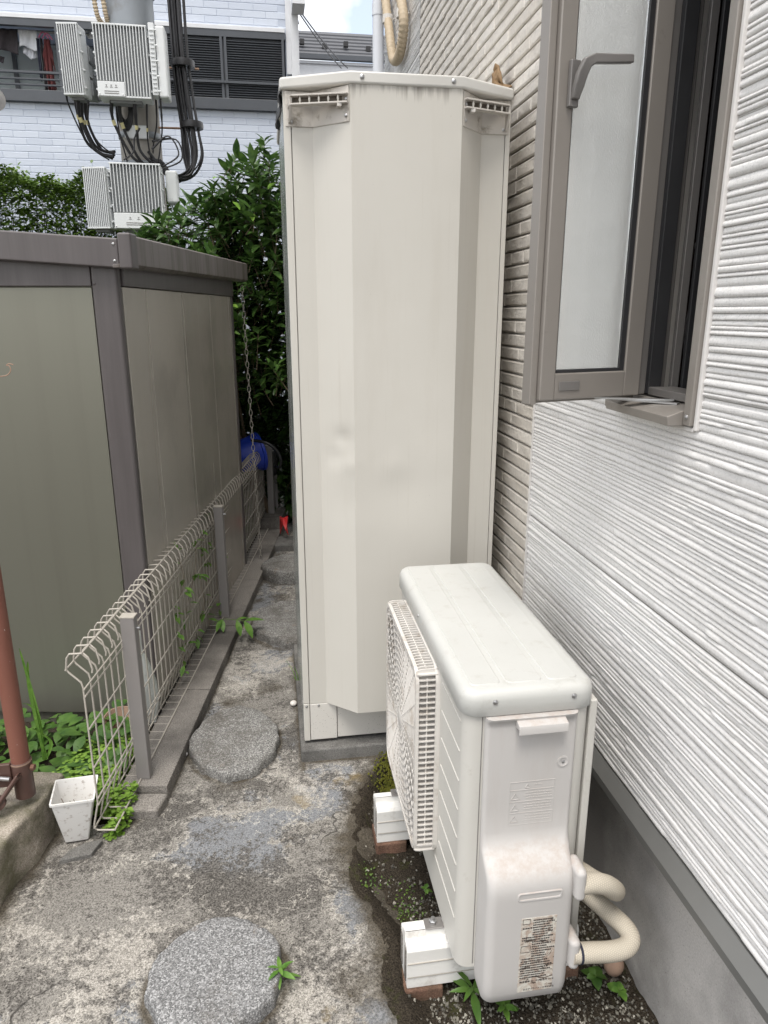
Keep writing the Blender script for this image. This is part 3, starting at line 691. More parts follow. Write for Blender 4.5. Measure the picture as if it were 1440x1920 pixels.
# inner rails and the insect screen frame behind the opening
for (xa, xb, ya, yb, mt) in ((.79, .81, 1.229, 1.246, 'sashgrey'), (.815, .845, 1.226, 1.238, 'sashdark'), (.852, .866, 1.240, 1.262, 'sashgrey'), (.79, .85, 1.462, 1.482, 'sashgrey'), (.80, .83, 1.440, 1.459, 'sashdark'), (.856, .874, 1.446, 1.458, 'sashgrey'), (.836, .855, 1.228, 1.243, 'sashdark'), (.876, .888, 1.436, 1.446, 'sashdark')):
    MB().box(xa, xb, ya, yb, wz0 + .03, wz1 - .02).build('inner_rail', mt, win, bevel=.002)
MB().box(.80, .86, 1.263, 1.439, wz0 + .0285, wz0 + .045).build('inner_rail', 'sashgrey', win, bevel=.002)
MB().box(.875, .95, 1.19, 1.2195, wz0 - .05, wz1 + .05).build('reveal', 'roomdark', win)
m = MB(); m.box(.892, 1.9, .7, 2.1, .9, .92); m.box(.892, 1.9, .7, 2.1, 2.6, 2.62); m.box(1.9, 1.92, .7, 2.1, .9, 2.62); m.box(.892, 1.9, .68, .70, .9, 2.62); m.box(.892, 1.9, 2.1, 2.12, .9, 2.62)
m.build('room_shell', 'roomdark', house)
# sash: free edge near the path, hinge edge near the wall
SA = Vector((.498, 1.352)); SB = Vector((.772, 1.424)); sd = (SB - SA); SW = sd.length; sd.normalize(); sn = Vector((sd.y, -sd.x))   # sn points to the camera
SZ0, SZ1 = 1.331, 2.33
def sp(u, d, z): q = SA + sd * u + sn * d; return Vector((q.x, q.y, z))
def sbox(m, u0, u1, d0, d1, z0, z1):
    c = sp((u0+u1)/2, (d0+d1)/2, (z0+z1)/2); return m.obox(c, Vector((sd.x, sd.y, 0)) * (u1-u0)/2, Vector((sn.x, sn.y, 0)) * (d1-d0)/2, Vector((0, 0, (z1-z0)/2)))
sash = sbox(MB(), .0165, .052, -.016, .016, SZ0 + .0, SZ1).build('window_sash', 'sash', house, bevel=.003)
sbox(MB(), 0, .016, -.022, .006, SZ0 - .008, SZ1 + .008).build('edge_flange', 'sash', sash, bevel=.002)
sbox(MB(), .2285, SW - .012, -.016, .012, SZ0, SZ1).build('hinge_stile', 'sash', sash, bevel=.003)
sbox(MB(), SW - .0115, SW + .014, -.020, .002, SZ0, SZ1).build('hinge_stile', 'sashgrey', sash, bevel=.003)
sbox(MB(), .0525, .228, -.016, .014, SZ0, SZ0 + .052).build('bottom_rail', 'sash', sash, bevel=.003)
sbox(MB(), .0525, .228, -.016, .014, SZ1 - .052, SZ1).build('top_rail', 'sash', sash, bevel=.003)
sbox(MB(), .0165, SW, -.022, -.0165, SZ0 - .008, SZ0 + .012).build('drip_lip', 'sash', sash, bevel=.001)
for a, b, c, d in ((.0525, .0575, SZ0 + .0525, SZ1 - .0525), (.2160, .228, SZ0 + .0525, SZ1 - .0525)): sbox(MB(), a, b, -.008, .008, c, d).build('gasket', 'sashdark', sash)
sbox(MB(), .058, .2155, -.008, .008, SZ0 + .0525, SZ0 + .0585).build('gasket', 'sashdark', sash)
sbox(MB(), .0578, .2158, -.0025, .0025, SZ0 + .0588, SZ1 - .0525).build('glass_pane', 'glass', sash)
sbox(MB(), .062, .112, .0145, .0165, SZ0 + .018, SZ0 + .036).build('latch_plate', 'sashgrey', sash, bevel=.001)
hz = 1.885
hb = sbox(MB(), .036, .056, .0165, .026, hz - .035, hz + .04).build('handle_base', 'sashgrey', sash, bevel=.002)
m = MB(); rings = []
for u, z, d, w_, t in ((.048, hz - .018, .028, .010, .006), (.052, hz + .0, .036, .013, .007), (.056, hz + .022, .044, .012, .007), (.066, hz + .036, .050, .009, .007), (.085, hz + .040, .052, .0085, .006), (.120, hz + .041, .052, .008, .006), (.160, hz + .042, .052, .008, .006)):
    pass
m = MB(); up = Vector((0, 0, 1)); N3 = Vector((sn.x, sn.y, 0)); D3 = Vector((sd.x, sd.y, 0))
arm = [(.046, -.024, .0265), (.047, -.004, .034), (.048, .014, .040), (.053, .030, .046), (.067, .037, .048), (.110, .041, .050), (.146, .045, .052)]
wid = [.007, .0095, .010, .0095, .0080, .0075, .0072]
for i, (u, dz, d) in enumerate(arm):
    a = arm[max(i-1, 0)]; b = arm[min(i+1, len(arm)-1)]; t = Vector((b[0]-a[0], b[1]-a[1])).normalized(); s_ = Vector((-t.y, t.x)); ring = []
    for p, q in ((-1,-1),(1,-1),(1,1),(-1,1)):
        uu = u + s_.x * wid[i] * p; zz = hz + dz + s_.y * wid[i] * p; ring.append(sp(uu, d + .006 * q, zz))
    rings.append(ring) if i else rings.__init__([ring])
m.loft(rings); m.build('handle', 'sashgrey', sash, bevel=.003, seg=3)
m = MB(); m.bar((.700, 1.405, 1.326), (.79, 1.30, 1.326), .018, .003); m.bar((.66, 1.398, 1.329), (.80, 1.335, 1.329), .014, .003); m.build('friction_arm', 'steel', sash)
# towel inside
m = MB(); P0 = onx(1300, 520, .91); 
def tw(u, v):
    z = 1.66 - v * .24; y = 1.470 + u * .045 + .012 * math.sin(v * 5 + u * 3) - v*.02*(1-u); return (.93 + .012 * math.sin(u * 14) + .008 * math.sin(v * 7), y, z - .02 * u)
m.grid([i/12 for i in range(13)], [j/12 for j in range(13)], tw); o = m.build('towel', 'towel', smooth=True, angle=180, origin=(.93, 1.52, 1.42))
sm = o.modifiers.new('t', 'SOLIDIFY'); sm.thickness = .006; tag(o, 'grey towel hanging in the dark room behind the open window', 'towel')

# ------------------------------------------------------------------ water tank
slab = MB().box(.045, .73, 2.150, 2.98, -.04, .044).build('concrete_slab', 'slab', origin=(.39, 2.55, 0), bevel=.008, seg=2)
tag(slab, 'low grey concrete slab under the tall tank', 'slab')
tank = thing('water_heater_tank', (.385, 2.5, .044), 'tall cream steel water heater tank cabinet with angled front', 'water tank')
TX0, TX1, TF, TC, TB = .060, .710, 2.190, 2.106, 2.86; ZB, ZT = .062, 2.086
MB().prism([(TX0 + .003, TF + .012), (TX1 - .003, TF + .012), (TX1 - .003, TB), (TX0 + .003, TB)], ZB + .012, ZT).build('casing', 'tank', tank)
MB().box(TX0 - .0005, TX0 + .0025, TF + .004, TB - .002, ZB, ZT - .003).build('side_sheet', 'tankside', tank, bevel=.001)
for x0, x1 in ((TX0, .0805), (.6955, TX1)): MB().box(x0, x1, TF - .001, TF + .0115, ZB + (.14 if x0 < .2 else 0), ZT - .003).build('corner_strip', 'tank', tank, bevel=.002)
# folded front sheet, with the dents it has
poly = [(.0825, TF), (.140, TF), (.238, TC), (.544, TC), (.624, TF), (.6935, TF)]
cols = []
for (a, b), nn in zip(zip(poly[:-1], poly[1:]), (2, 8, 16, 6, 2)):
    for k in range(nn): t = k / nn; cols.append((a[0] + (b[0]-a[0]) * t, a[1] + (b[1]-a[1]) * t))
cols.append(poly[-1]); zs = np.linspace(.199, ZT - .003, 110); m = MB()
DENT = [(.205, 1.13, .024, .025, .008), (.222, 1.05, .02, .025, -.006), (.19, 1.07, .03, .03, .006), (.40, .98, .09, .10, .004), (.36, 1.04, .05, .04, -.003), (.30, 1.55, .06, .12, .002), (.48, 1.06, .05, .08, -.002), (.215, .93, .03, .06, .003)]
def fz(i, z):
    x, y = cols[i]; d = sum(a * math.exp(-((x-cx)/sx)**2 - ((z-cz)/sz)**2) for cx, cz, sx, sz, a in DENT)
    d *= 1 if .141 < x < .62 and abs(x - .238) > .001 else .25
    return (x, y + d, z)
m.grid(range(len(cols)), zs, fz)
n = len(cols); m.f.append(tuple(range(0, n)))
m.build('front_sheet', 'tank', tank, True, angle=22)
MB().box(TX0, .0808, TF - .002, TF + .0115, ZB - .006, .2005).build('corner_cover', 'tank', tank, bevel=.002)
MB().box(.0825, .1745, TF - .002, TF + .0115, ZB - .004, .1975).build('foot_cover', 'tankfoot', tank, bevel=.002)
MB().box(.1765, .6935, TF + .001, TF + .0117, ZB - .002, .1968).build('foot_panel', 'tankfoot', tank, bevel=.0015)
for x, z in ((.0703, .191), (.112, .192)): screw((x, TF - .002, z), (0, -1, 0), .0045, tank)
lidp = [(.052, 2.186), (.236, 2.099), (.546, 2.099), (.716, 2.186), (.716, 2.868), (.052, 2.868)]
MB().prism(lidp, ZT - .004, 2.113).build('lid', 'tanklid', tank, bevel=.008, seg=4)
for x in (.268, .517): screw((x, 2.099, 2.098), (0, -1, 0), .0065, tank)
def handle_set(xo, xi, sx):
    """corner bracket (flange + slant) with a ribbed grip; xo outer x, xi inner x on the slant, sx = +1 left corner, -1 right"""
    kx = .140 if sx > 0 else .624; e = .0045
    pts = [(xo, TF - e), (kx + sx * .001, TF - e), (xi, TC + (TF - TC) * (abs(xi - (.238 if sx > 0 else .544)) / (.098 if sx > 0 else .080)) - e)]
    z1, z0 = 2.080, 1.992; m = MB()
    ring = lambda z, i, j: [(pts[0][0], pts[0][1], z), (pts[1][0], pts[1][1], z), (pts[2][0], pts[2][1], z), (pts[2][0], pts[2][1] + .006, z), (pts[1][0], pts[1][1] + .006, z), (pts[0][0], pts[0][1] + .006, z)]
    m.loft([ring(z0, 0, 0), ring(z1, 0, 0)])
    b = m.build('handle_bracket', 'bracketdirt', tank, bevel=.002)
    A = Vector((xo + sx * .012, TF - .046, 0)); B = Vector((xi - sx * .006, pts[2][1] - .010, 0)); d = (B - A); L = d.length; d.normalize(); nn = Vector((d.y, -d.x, 0)); nn = nn if nn.y < 0 else -nn
    zc = 2.048
    for dz in (.0105, -.0105):
        m = MB(); pl = [A + nn * 0 , B, B - nn * .024, A - nn * .024]; m.prism([(p.x, p.y) for p in pl], zc + dz - .0022, zc + dz + .0022); m.build('grip_flange', 'bracketdirt', b, bevel=.001)
    MB().prism([((A - nn*.020).x, (A - nn*.020).y), ((B - nn*.020).x, (B - nn*.020).y), ((B - nn*.0235).x, (B - nn*.0235).y), ((A - nn*.0235).x, (A - nn*.0235).y)], zc - .0085, zc + .0085).build('grip_web', 'gripdark', b)
    for k in range(1, 6):
        p = A + d * (L * k / 6.0); MB().tube([(p.x - nn.x * .006, p.y - nn.y * .006, zc - .009), (p.x - nn.x * .006, p.y - nn.y * .006, zc)  , (p.x - nn.x * .006, p.y - nn.y * .006, zc + .009)], [.0016, .0034, .0016], 6).build('grip_rib', 'tank', b)
    m = MB(); q = A - nn * .002; w_ = Vector((xo + sx * .010, TF - .004, 0))
    m.loft([[(q.x - .003, q.y, zc - .012), (q.x + .003, q.y, zc - .012), (q.x + .003, q.y + .03, zc - .012), (q.x - .003, q.y + .03, zc - .012)], [(w_.x - .003, w_.y - .012, zc - .048), (w_.x + .003, w_.y - .012, zc - .048), (w_.x + .003, w_.y, zc - .048), (w_.x - .003, w_.y, zc - .048)]])
    m.bar((A.x, A.y + .004, zc), (w_.x, w_.y, zc), .006, .024); m.build('grip_end', 'bracketdirt', b, bevel=.001)
    m = MB(); m.bar((B.x - sx * .02, B.y + .008, zc - .016), (B.x - sx * .02, B.y + .03, zc - .016), .012, .008); m.build('grip_strut', 'grille', b)
    for u, z in (((xo + sx * .016, TF - e), z0 + .012), ((xi - sx * .008, pts[2][1] + .006), z0 + .016), ((xi - sx * .008, pts[2][1] + .006), zc)):
        screw((u[0], u[1], z), (0, -1, 0) if u[1] > TF - .01 else (-.5 * sx, -.86, 0), .0046, b)
handle_set(.066, .233, 1); handle_set(.704, .549, -1)
MB().box(.100, .160, 2.205, 2.26, .046, .060).build('foot', 'rust', tank, bevel=.002)
MB().box(.60, .66, 2.205, 2.26, .046, .060).build('foot', 'rust', tank, bevel=.002)
MB().box(.100, .160, 2.75, 2.81, .046, .060).build('foot', 'rust', tank, bevel=.002)
m = MB(); m.grid([0, .3, .6, 1], [k/8 for k in range(9)], lambda u, v: (.0535 - .012 * v - .006*math.sin(v*9+u*3), 2.20 + u * .03 * (1 - .5*v), 2.083 - v * .095))
o = m.build('rubber_flap', 'rubber', tank, True, angle=180); sm = o.modifiers.new('t', 'SOLIDIFY'); sm.thickness = .004
# torn insulation tape sticking up behind the tank lid, against the wall
m = MB(); m.grid([k/6 for k in range(7)], [k/10 for k in range(11)], lambda u, v: (.752 - .03*math.sin(u*3) - .012*math.sin(v*8+u*7), 2.33 + .10*u*(1 - .45*v) + .05*v + .01*math.sin(v*11), 2.13 + v*(.045 + .11*u*(1.5-u)) + .010*math.sin(u*23+v*4)))
o = m.build('torn_tape', 'tape', smooth=True, angle=60, origin=(.745, 2.4, 2.02)); sm = o.modifiers.new('t', 'SOLIDIFY'); sm.thickness = .005
tag(o, 'torn brown insulation tape sticking up behind the tank lid by the wall', 'tape')
# ------------------------------------------------------------------ air conditioner outdoor unit
ac = thing('air_conditioner', (.472, 1.53, .13), 'off-white air conditioner outdoor unit on white blocks by the wall', 'air conditioner')
AX0, AX1, AY0, AY1, AZ0, AZ1 = .342, .604, 1.178, 1.895, .125, .762
m = MB(); P = rrect(AX0, AX1, AY0, AY1, .030, 6)
m.loft([[(x, y, z) for x, y in P] for z in (AZ0, AZ0 + .002, AZ1)]); m.build('casing', 'ac', ac, True, angle=50)
m = MB(); Q = lambda i, r: rrect(AX0 - .007 + i, AX1 + .007 - i, AY0 - .007 + i, AY1 + .007 - i, max(r - i, .004), 6)
m.loft([[(x, y, z) for x, y in Q(i, .038)] for i, z in ((.002, AZ1 - .008), (0, AZ1 - .006), (0, .787), (.0015, .794), (.006, .8015), (.012, .8055), (.020, .807))])
lid = m.build('lid', 'aclid', ac, True, angle=50)
for x0, x1 in ((.358, .420), (.4305, .506), (.5165, .580)):
    m = MB(); A_ = rrect(x0, x1, AY0 + .022, AY1 - .022, .012, 4); B_ = rrect(x0 + .002, x1 - .002, AY0 + .024, AY1 - .024, .010, 4)
    m.loft([[(x, y, .8065) for x, y in A_], [(x, y, .8088) for x, y in B_]]); m.build('raised_panel', 'aclid', lid, True, angle=20)
for x in (.400, .560): screw((x, AY0 - .007, .785), (0, -1, 0), .0055, lid)
screw((AX0 - .007, 1.60, .782), (-1, 0, 0), .0045, lid)
lid.location.z -= .010
MB().box(AX1 + .001, AX1 + .018, AY0 + .012, AY1 - .03, AZ0 + .02, AZ1 - .012).build('rear_guard', 'ac', ac, bevel=.004)
MB().box(.3768, .3782, AY0 - .0012, AY0 + .004, AZ0 + .01, AZ1 - .01).build('panel_seam', 'sashgrey', ac)
# raised lines pressed into the front
for k in range(8):
    z = .718 - k * .069; y1 = 1.360 if z > .27 else 1.46
    for dz in (0,):
        MB().tube([(AX0 - .0002, AY0 + .028, z), (AX0 - .0006, y1, z)], .0014, 6).build('raised_line', 'ac', ac, True)
# fan grille
GY0, GY1, GZ0, GZ1 = 1.385, 1.800, .250, .735; GX = .287; gc = ((GY0 + GY1) / 2, (GZ0 + GZ1) / 2)
gr = MB()
fr = rrect(GY0, GY1, GZ0, GZ1, .035, 5); fi = rrect(GY0 + .009, GY1 - .009, GZ0 + .009, GZ1 - .009, .028, 5)
gr.loft([[(GX, y, z) for y, z in fr], [(GX, y, z) for y, z in fi], [(GX + .008, y, z) for y, z in fi], [(GX + .008, y, z) for y, z in fr], [(GX, y, z) for y, z in fr]], True, False, False)
gril = gr.build('fan_grille', 'grille', ac, True, angle=40)
bs = rrect(GY0 - .006, GY1 + .006, GZ0 - .006, GZ1 + .006, .038, 5); bi = rrect(GY0 + .002, GY1 - .002, GZ0 + .002, GZ1 - .002, .034, 5)
MB().loft([[(AX0 - .010, y, z) for y, z in bs], [(AX0 - .010, y, z) for y, z in bi], [(AX0 + .001, y, z) for y, z in bi], [(AX0 + .001, y, z) for y, z in bs], [(AX0 - .010, y, z) for y, z in bs]], True, False, False).build('base_rim', 'grille', gril, True, angle=40)
MB().prism([(y, z) for y, z in rrect(GY0 + .004, GY1 - .004, GZ0 + .004, GZ1 - .004, .03, 5)], AX0 - .0035, AX0 - .0008, 'x').build('fan_dark_plate', 'black', gril)  # flat black plate on the closed casing, painting the darkness behind the grille
m = MB()
for b in range(3):
    a0 = 2 * PI * b / 3 + .4
    m.grid([k/8 for k in range(9)], [.25, .5, .75, 1.0], lambda u, v: (AX0 - .008 - .022 * u, gc[0] + .185 * v * math.cos(a0 + u * 1.5), gc[1] + .185 * v * math.sin(a0 + u * 1.5)))
m.lathe([(.045, 0), (.04, .02), (.001, .024)], (AX0 - .008, gc[0], gc[1]), 20, (-1, 0, 0)); m.build('fan', 'sashgrey', gril, True, angle=50)
def slat(y, z, dy, dz):                                        # from the rim out to the front frame, curved at the front
    m = MB(); t = .0030; pts = [(AX0 - .004, 0), (GX + .016, 0), (GX + .006, .002), (GX + .002, .006)]
    c = Vector((0, y, z)); inw = Vector((0, dy, dz)); thick = Vector((0, dz, dy)).normalized() * t / 2 if True else None
    rings = []
    for x, i in pts:
        b = Vector((x, y, z)) + inw * i; rings.append([b - thick, b + thick, b + thick + inw * .017, b - thick + inw * .017])
    m.loft(rings); return m.mesh('slat', 'grille', (0, y, z))
NZ = 34
s1 = slat(0, 0, 1, 0); s2 = slat(0, 0, -1, 0); s3 = slat(0, 0, 0, -1); s4 = slat(0, 0, 0, 1)
for k in range(NZ):
    z = GZ0 + .010 + (GZ1 - GZ0 - .020) * k / (NZ - 1); inst(s1, 'slat', (0, GY0, z), gril); inst(s2, 'slat', (0, GY1, z), gril)
for k in range(31):
    y = GY0 + .010 + (GY1 - GY0 - .020) * k / 30; inst(s3, 'slat', (0, y, GZ1), gril); inst(s4, 'slat', (0, y, GZ0), gril)
rod('stay_wire', 'grille', (AX0 - .028, GY0 + .004, GZ0 + .02), (AX0 - .028, GY0 + .004, GZ1 - .02), .002, gril)
rod('stay_wire', 'grille', (AX0 - .028, GY0 + .02, GZ1 - .004), (AX0 - .028, GY1 - .02, GZ1 - .004), .002, gril)
def ringseg(r, parent):
    m = MB(); N = 72; t = .0017; run = []
    def inside(a): y = gc[0] + r * math.cos(a); z = gc[1] + r * math.sin(a); return GY0 + .009 < y < GY1 - .009 and GZ0 + .009 < z < GZ1 - .009
    runs = [[]]
    for k in range(N):
        a, b = 2*PI*k/N, 2*PI*(k+1)/N
        if inside(a) and inside(b): runs[-1].append((a, b))
        elif runs[-1]: runs.append([])
    runs = [q for q in runs if q]
    if len(runs) > 1 and runs[0][0][0] == 0 and abs(runs[-1][-1][1] - 2*PI) < 1e-6: runs[0] = runs.pop() + runs[0]
    for rn in runs:
        m = MB(); full = len(rn) == N; an = [a for a, b in rn] + ([] if full else [rn[-1][1]])
        rings = [[(x, gc[0] + rr * math.cos(q), gc[1] + rr * math.sin(q)) for x, rr in ((GX + .001, r - t), (GX + .001, r + t), (GX + .013, r + t), (GX + .013, r - t))] for q in an]
        if full: rings.append(rings[0])
        m.loft(rings, True, not full, not full); m.build('grille_ring', 'grille', parent)
for k in range(15): ringseg(.030 + k * .0172, gril)
for k in range(28):
    a = 2*PI*k/28; L = min((GY1-GY0)/2 / max(abs(math.cos(a)), .01), (GZ1-GZ0)/2 / max(abs(math.sin(a)), .01)) - .012
    MB().bar((GX + .006, gc[0] + .028*math.cos(a), gc[1] + .028*math.sin(a)), (GX + .006, gc[0] + L*math.cos(a), gc[1] + L*math.sin(a)), .0028 if k % 7 else .004, .009, (1, 0, 0)).build('grille_spoke', 'grille', gril)
MB().lathe([(.03, 0), (.03, .006), (.026, .009), (.001, .0095)], (GX + .010, gc[0], gc[1]), 24, (-1, 0, 0)).build('grille_hub', 'grille', gril, True, angle=40)
# service panel with its bulging lower cover: one moulded sheet
SX0, SX1 = .373, .562
def panel_ring(z, d, inset=0.0):
    r = min(.020, d * .8); x0, x1 = SX0 + inset, SX1 - inset - (.006 if d > .03 else .0) * min(1, (d - .012) / .05 if d > .012 else 0); yb = AY0 + .001; yf = AY0 - d; out = [(x0, yb, z)]
    for k in range(7): a = PI/2*k/6; out.append((x0 + r - r*math.cos(a), yf + r - r*math.sin(a), z))
    for k in range(7): a = PI/2*k/6; out.append((x1 - r + r*math.sin(a), yf + r - r*math.cos(a), z))
    out.append((x1, yb, z)); return out
rows = [(.100, .020, .014), (.104, .040, .009), (.112, .058, .004), (.126, .070, .001), (.150, .076, 0)]
rows += [(.150 + .03*k, .077, 0) for k in range(1, 9)]
rows += [(.405, .0765, 0), (.420, .074, 0), (.432, .069, 0), (.441, .062, 0), (.449, .052, 0), (.457, .041, 0), (.465, .030, 0), (.474, .022, 0), (.486, .016, 0), (.502, .0125, 0), (.56, .012, 0), (.66, .012, 0), (.742, .012, 0), (.756, .012, 0), (.760, .018, 0), (.766, .020, 0)]
m = MB(); m.loft([panel_ring(z, d, i) for z, d, i in rows], True, True, True)
svc = m.build('service_cover', 'acplastic', ac, True, angle=60)
m = MB(); YF = AY0 - .012
m.prism([(YF - .001, .742), (YF - .001, .762), (YF - .022, .757), (YF - .024, .750), (YF - .024, .738), (YF - .021, .738), (YF - .020, .748)], .432, .532, 'x'); m.build('pull_ledge', 'acplastic', svc, bevel=.0015)
m = MB(); m.lathe([(.0125, .0), (.0125, .0012), (.0095, .0016), (.008, .0006), (.001, .0006)], (.536, YF - .0001, .655), 20, (0, -1, 0)); m.build('screw_dimple', 'acplastic', svc, True, angle=40)
screw((.536, YF - .0008, .655), (0, -1, 0), .0035, svc)
# pressed warning table: frame lines, triangles and unreadable raised strokes
m = MB(); x0, x1, zt, zb = .428, .522, .616, .515; e = .0007
for z in (zt, .597, .570, .543, zb): m.box(x0, x1, YF - e, YF + .001, z - .0006, z + .0006)
for x in (x0, x1): m.box(x - .0006, x + .0006, YF - e * 1.1, YF + .001, zb, zt)
def tri(cx, cz, s):
    p = [(cx - s, cz - s*.8), (cx + s, cz - s*.8), (cx, cz + s*.9)]
    for a, b in zip(p, p[1:] + p[:1]): m.bar((a[0], YF - e*.6, a[1]), (b[0], YF - e*.6, b[1]), .0009, .0012, (0, -1, 0))
tri(.465, .606, .005)
for z in (.583, .556, .529): tri(.440, z, .0085)
rs = random.Random(3)
for z in (.608, .590, .584, .578, .563, .557, .551, .536, .530, .524):
    x = .478 if z > .6 else .456 + rs.uniform(0, .008)
    while x < (.492 if z > .6 else .515):
        L = rs.uniform(.0015, .005); m.box(x, x + L, YF - e, YF + .001, z - rs.uniform(.0004, .0014), z + rs.uniform(.0004, .0014)); x += L + rs.uniform(.0008, .002)
m.build('pressed_notice', 'acplastic', svc, fix=False)
# finger slot and rating label on the bulge
YB = AY0 - .077
m = MB(); A_ = rrect(.434, .526, .386, .404, .006, 4); B_ = rrect(.437, .523, .389, .4015, .004, 4)
m.loft([[(x, YB + .0005, z) for x, z in rrect(.432, .528, .384, .406, .007, 4)], [(x, YB - .0015, z) for x, z in A_], [(x, YB - .0012, z) for x, z in B_], [(x, YB - .0001, z) for x, z in rrect(.438, .522, .390, .401, .003, 4)]], True, False, True); m.build('finger_slot', 'acplastic', svc, True, angle=30)
rl = MB().box(.444, .519, YB - .0008, YB + .001, .152, .342).build('rating_label', 'label', svc)
m = MB()
for k in range(30):
    z = .336 - k * .0061; x = .447 + (.022 if k < 18 and k % 9 < 7 else 0) * (1 if rs.random() < .8 else 0)
    if z < .185: break
    xe = .516 - rs.uniform(0, .02)
    while x < xe:
        L = rs.uniform(.0012, .0034); m.box(x, x + L, YB - .0011, YB - .0005, z - .0017, z + .0014)
        x += L + rs.uniform(.0004, .0012)
for z0, z1, x0, x1 in ((.328, .3405, .447, .462), (.256, .272, .446, .466)):
    for z in (z0, z1): m.box(x0, x1, YB - .0012, YB - .0006, z - .0004, z + .0004)
    for x in (x0, x1): m.box(x - .0004, x + .0004, YB - .0012, YB - .0006, z0, z1)
m.build('print_lines', 'ink', rl, fix=False)
def text(body, x, z, size, y, parent, mat='ink'):
    cu = bpy.data.curves.new('lettering', 'FONT'); cu.body = body; cu.size = size; cu.align_x = 'LEFT'; cu.extrude = .0001; cu.materials.append(M[mat])
    tmp = bpy.data.objects.new('lettering_source', cu); COL.objects.link(tmp); bpy.context.view_layer.update()
    me = bpy.data.meshes.new_from_object(tmp.evaluated_get(bpy.context.evaluated_depsgraph_get())); bpy.data.objects.remove(tmp)
    o = bpy.data.objects.new('lettering', me); COL.objects.link(o); o.parent = parent; o.location = Vector((x, y, z)) - OFF[parent.name]; o.rotation_euler = (PI/2, 0, 0); return o
text("\u88fd\u9020\u756a\u53f7 2011929", .447, .1765, .0058, YB - .0011, rl)
text("\u88fd\u9020\u5e74 2016", .491, .1765, .0058, YB - .0011, rl)
text("\u65e5\u7acb\u30a2\u30d7\u30e9\u30a4\u30a2\u30f3\u30b9\u682a\u5f0f\u4f1a\u793e", .456, .1560, .0052, YB - .0011, rl)
svc.location += Vector((.009, 0, -.023))
# refrigerant pipes wrapped in cream tape
def elbow(pts, r, name, n=14): return MB().tube(smoothpath(pts, 8), r, n, uv=True).build(name, 'wrap', ac, True, angle=60)
for z0, z1 in ((.350, .425), (.175, .250)): MB().box(.560, .584, 1.090, 1.150, z0, z1).build('valve_shroud', 'acplastic', ac, bevel=.012, seg=3)
elbow([(.570, 1.112, .375), (.600, 1.112, .377), (.632, 1.115, .366), (.660, 1.126, .340), (.676, 1.146, .314), (.674, 1.178, .296), (.648, 1.225, .288), (.618, 1.30, .285), (.600, 1.50, .285)], .0205, 'refrigerant_pipe')
elbow([(.570, 1.105, .208), (.610, 1.103, .206), (.655, 1.101, .203), (.688, 1.104, .204), (.706, 1.116, .211), (.704, 1.138, .220), (.680, 1.178, .230), (.648, 1.235, .240), (.620, 1.33, .245), (.600, 1.55, .25)], .0205, 'refrigerant_pipe')
MB().tube([(.583, 1.105, .2075), (.588, 1.105, .2072)], .0222, 14).build('pipe_band', 'c_navy', ac, True)
# mounting blocks, their bricks and bolts
def block(y0, y1, label):
    t = thing('mounting_block', (.45, (y0+y1)/2, -.012), label, 'mounting block', 'white plastic mounting blocks')
    yc = (y0 + y1) / 2; zb, zt = -.012, .122
    prof = [(y0, zb), (y0 + .001, zb + .03), (y0 - .001, zb + .033), (y0 + .001, zb + .07), (y0, zb + .104), (y0 + .006, zb + .114), (yc - .012, zb + .114), (yc - .011, zt - .002), (yc - .009, zt), (yc + .009, zt), (yc + .011, zt - .002), (yc + .012, zb + .114), (y1 - .006, zb + .114), (y1, zb + .104), (y1, zb)]
    for x0, x1 in ((.250, .664),): MB().prism(prof, x0, x1, 'x').build('rail', 'pvcwhite', t, bevel=.0015)
    for z in (zb + .031, zb + .070): MB().box(.251, .663, y0 - .0012, y0 + .002, z - .0008, z + .0008).build('groove', 'wire', t)
    m = MB(); m.box(.2485, .2502, y0 + .01, yc - .014, zb + .012, zb + .100); m.box(.2485, .2502, yc + .014, y1 - .01, zb + .012, zb + .100); m.build('dark_end_plate', 'curb', t)  # thin dark plates painting the shaded hollows at the rail end
    b = MB(); b.box(.298, .3415, yc - .016, yc + .016, zt + .0005, zt + .0045); b.build('foot_plate', 'sashgrey', t, bevel=.003)
    MB().tube([(.318, yc, zt + .003), (.318, yc, zt + .020)], .0045, 10).build('bolt', 'steel', t); MB().lathe([(.009, 0), (.009, .007), (.007, .009)], (.318, yc, zt + .0048), 6).build('nut', 'steel', t)
    return t
block(1.262, 1.344, 'white plastic mounting block under the near end of the air conditioner')
block(1.738, 1.820, 'white plastic mounting block under the far end of the air conditioner')
def lbrick(x0, x1, y0, y1, z1, label):
    m = MB(); m.box(x0, x1, y0, y1, -.085, z1); o = m.build('paving_brick', 'redbrick', bevel=.006, seg=2, origin=((x0+x1)/2, (y0+y1)/2, 0)); tag(o, label, 'brick', 'bricks under the mounting blocks')
lbrick(.242, .336, 1.254, 1.352, -.0125, 'worn reddish brick under the near white mounting block')
lbrick(.246, .339, 1.730, 1.828, -.0125, 'worn reddish brick under the far white mounting block')
lbrick(.585, .670, 1.254, 1.352, -.0125, 'reddish brick under the wall end of the near mounting block')
lbrick(.585, .670, 1.730, 1.828, -.0125, 'reddish brick under the wall end of the far mounting block')
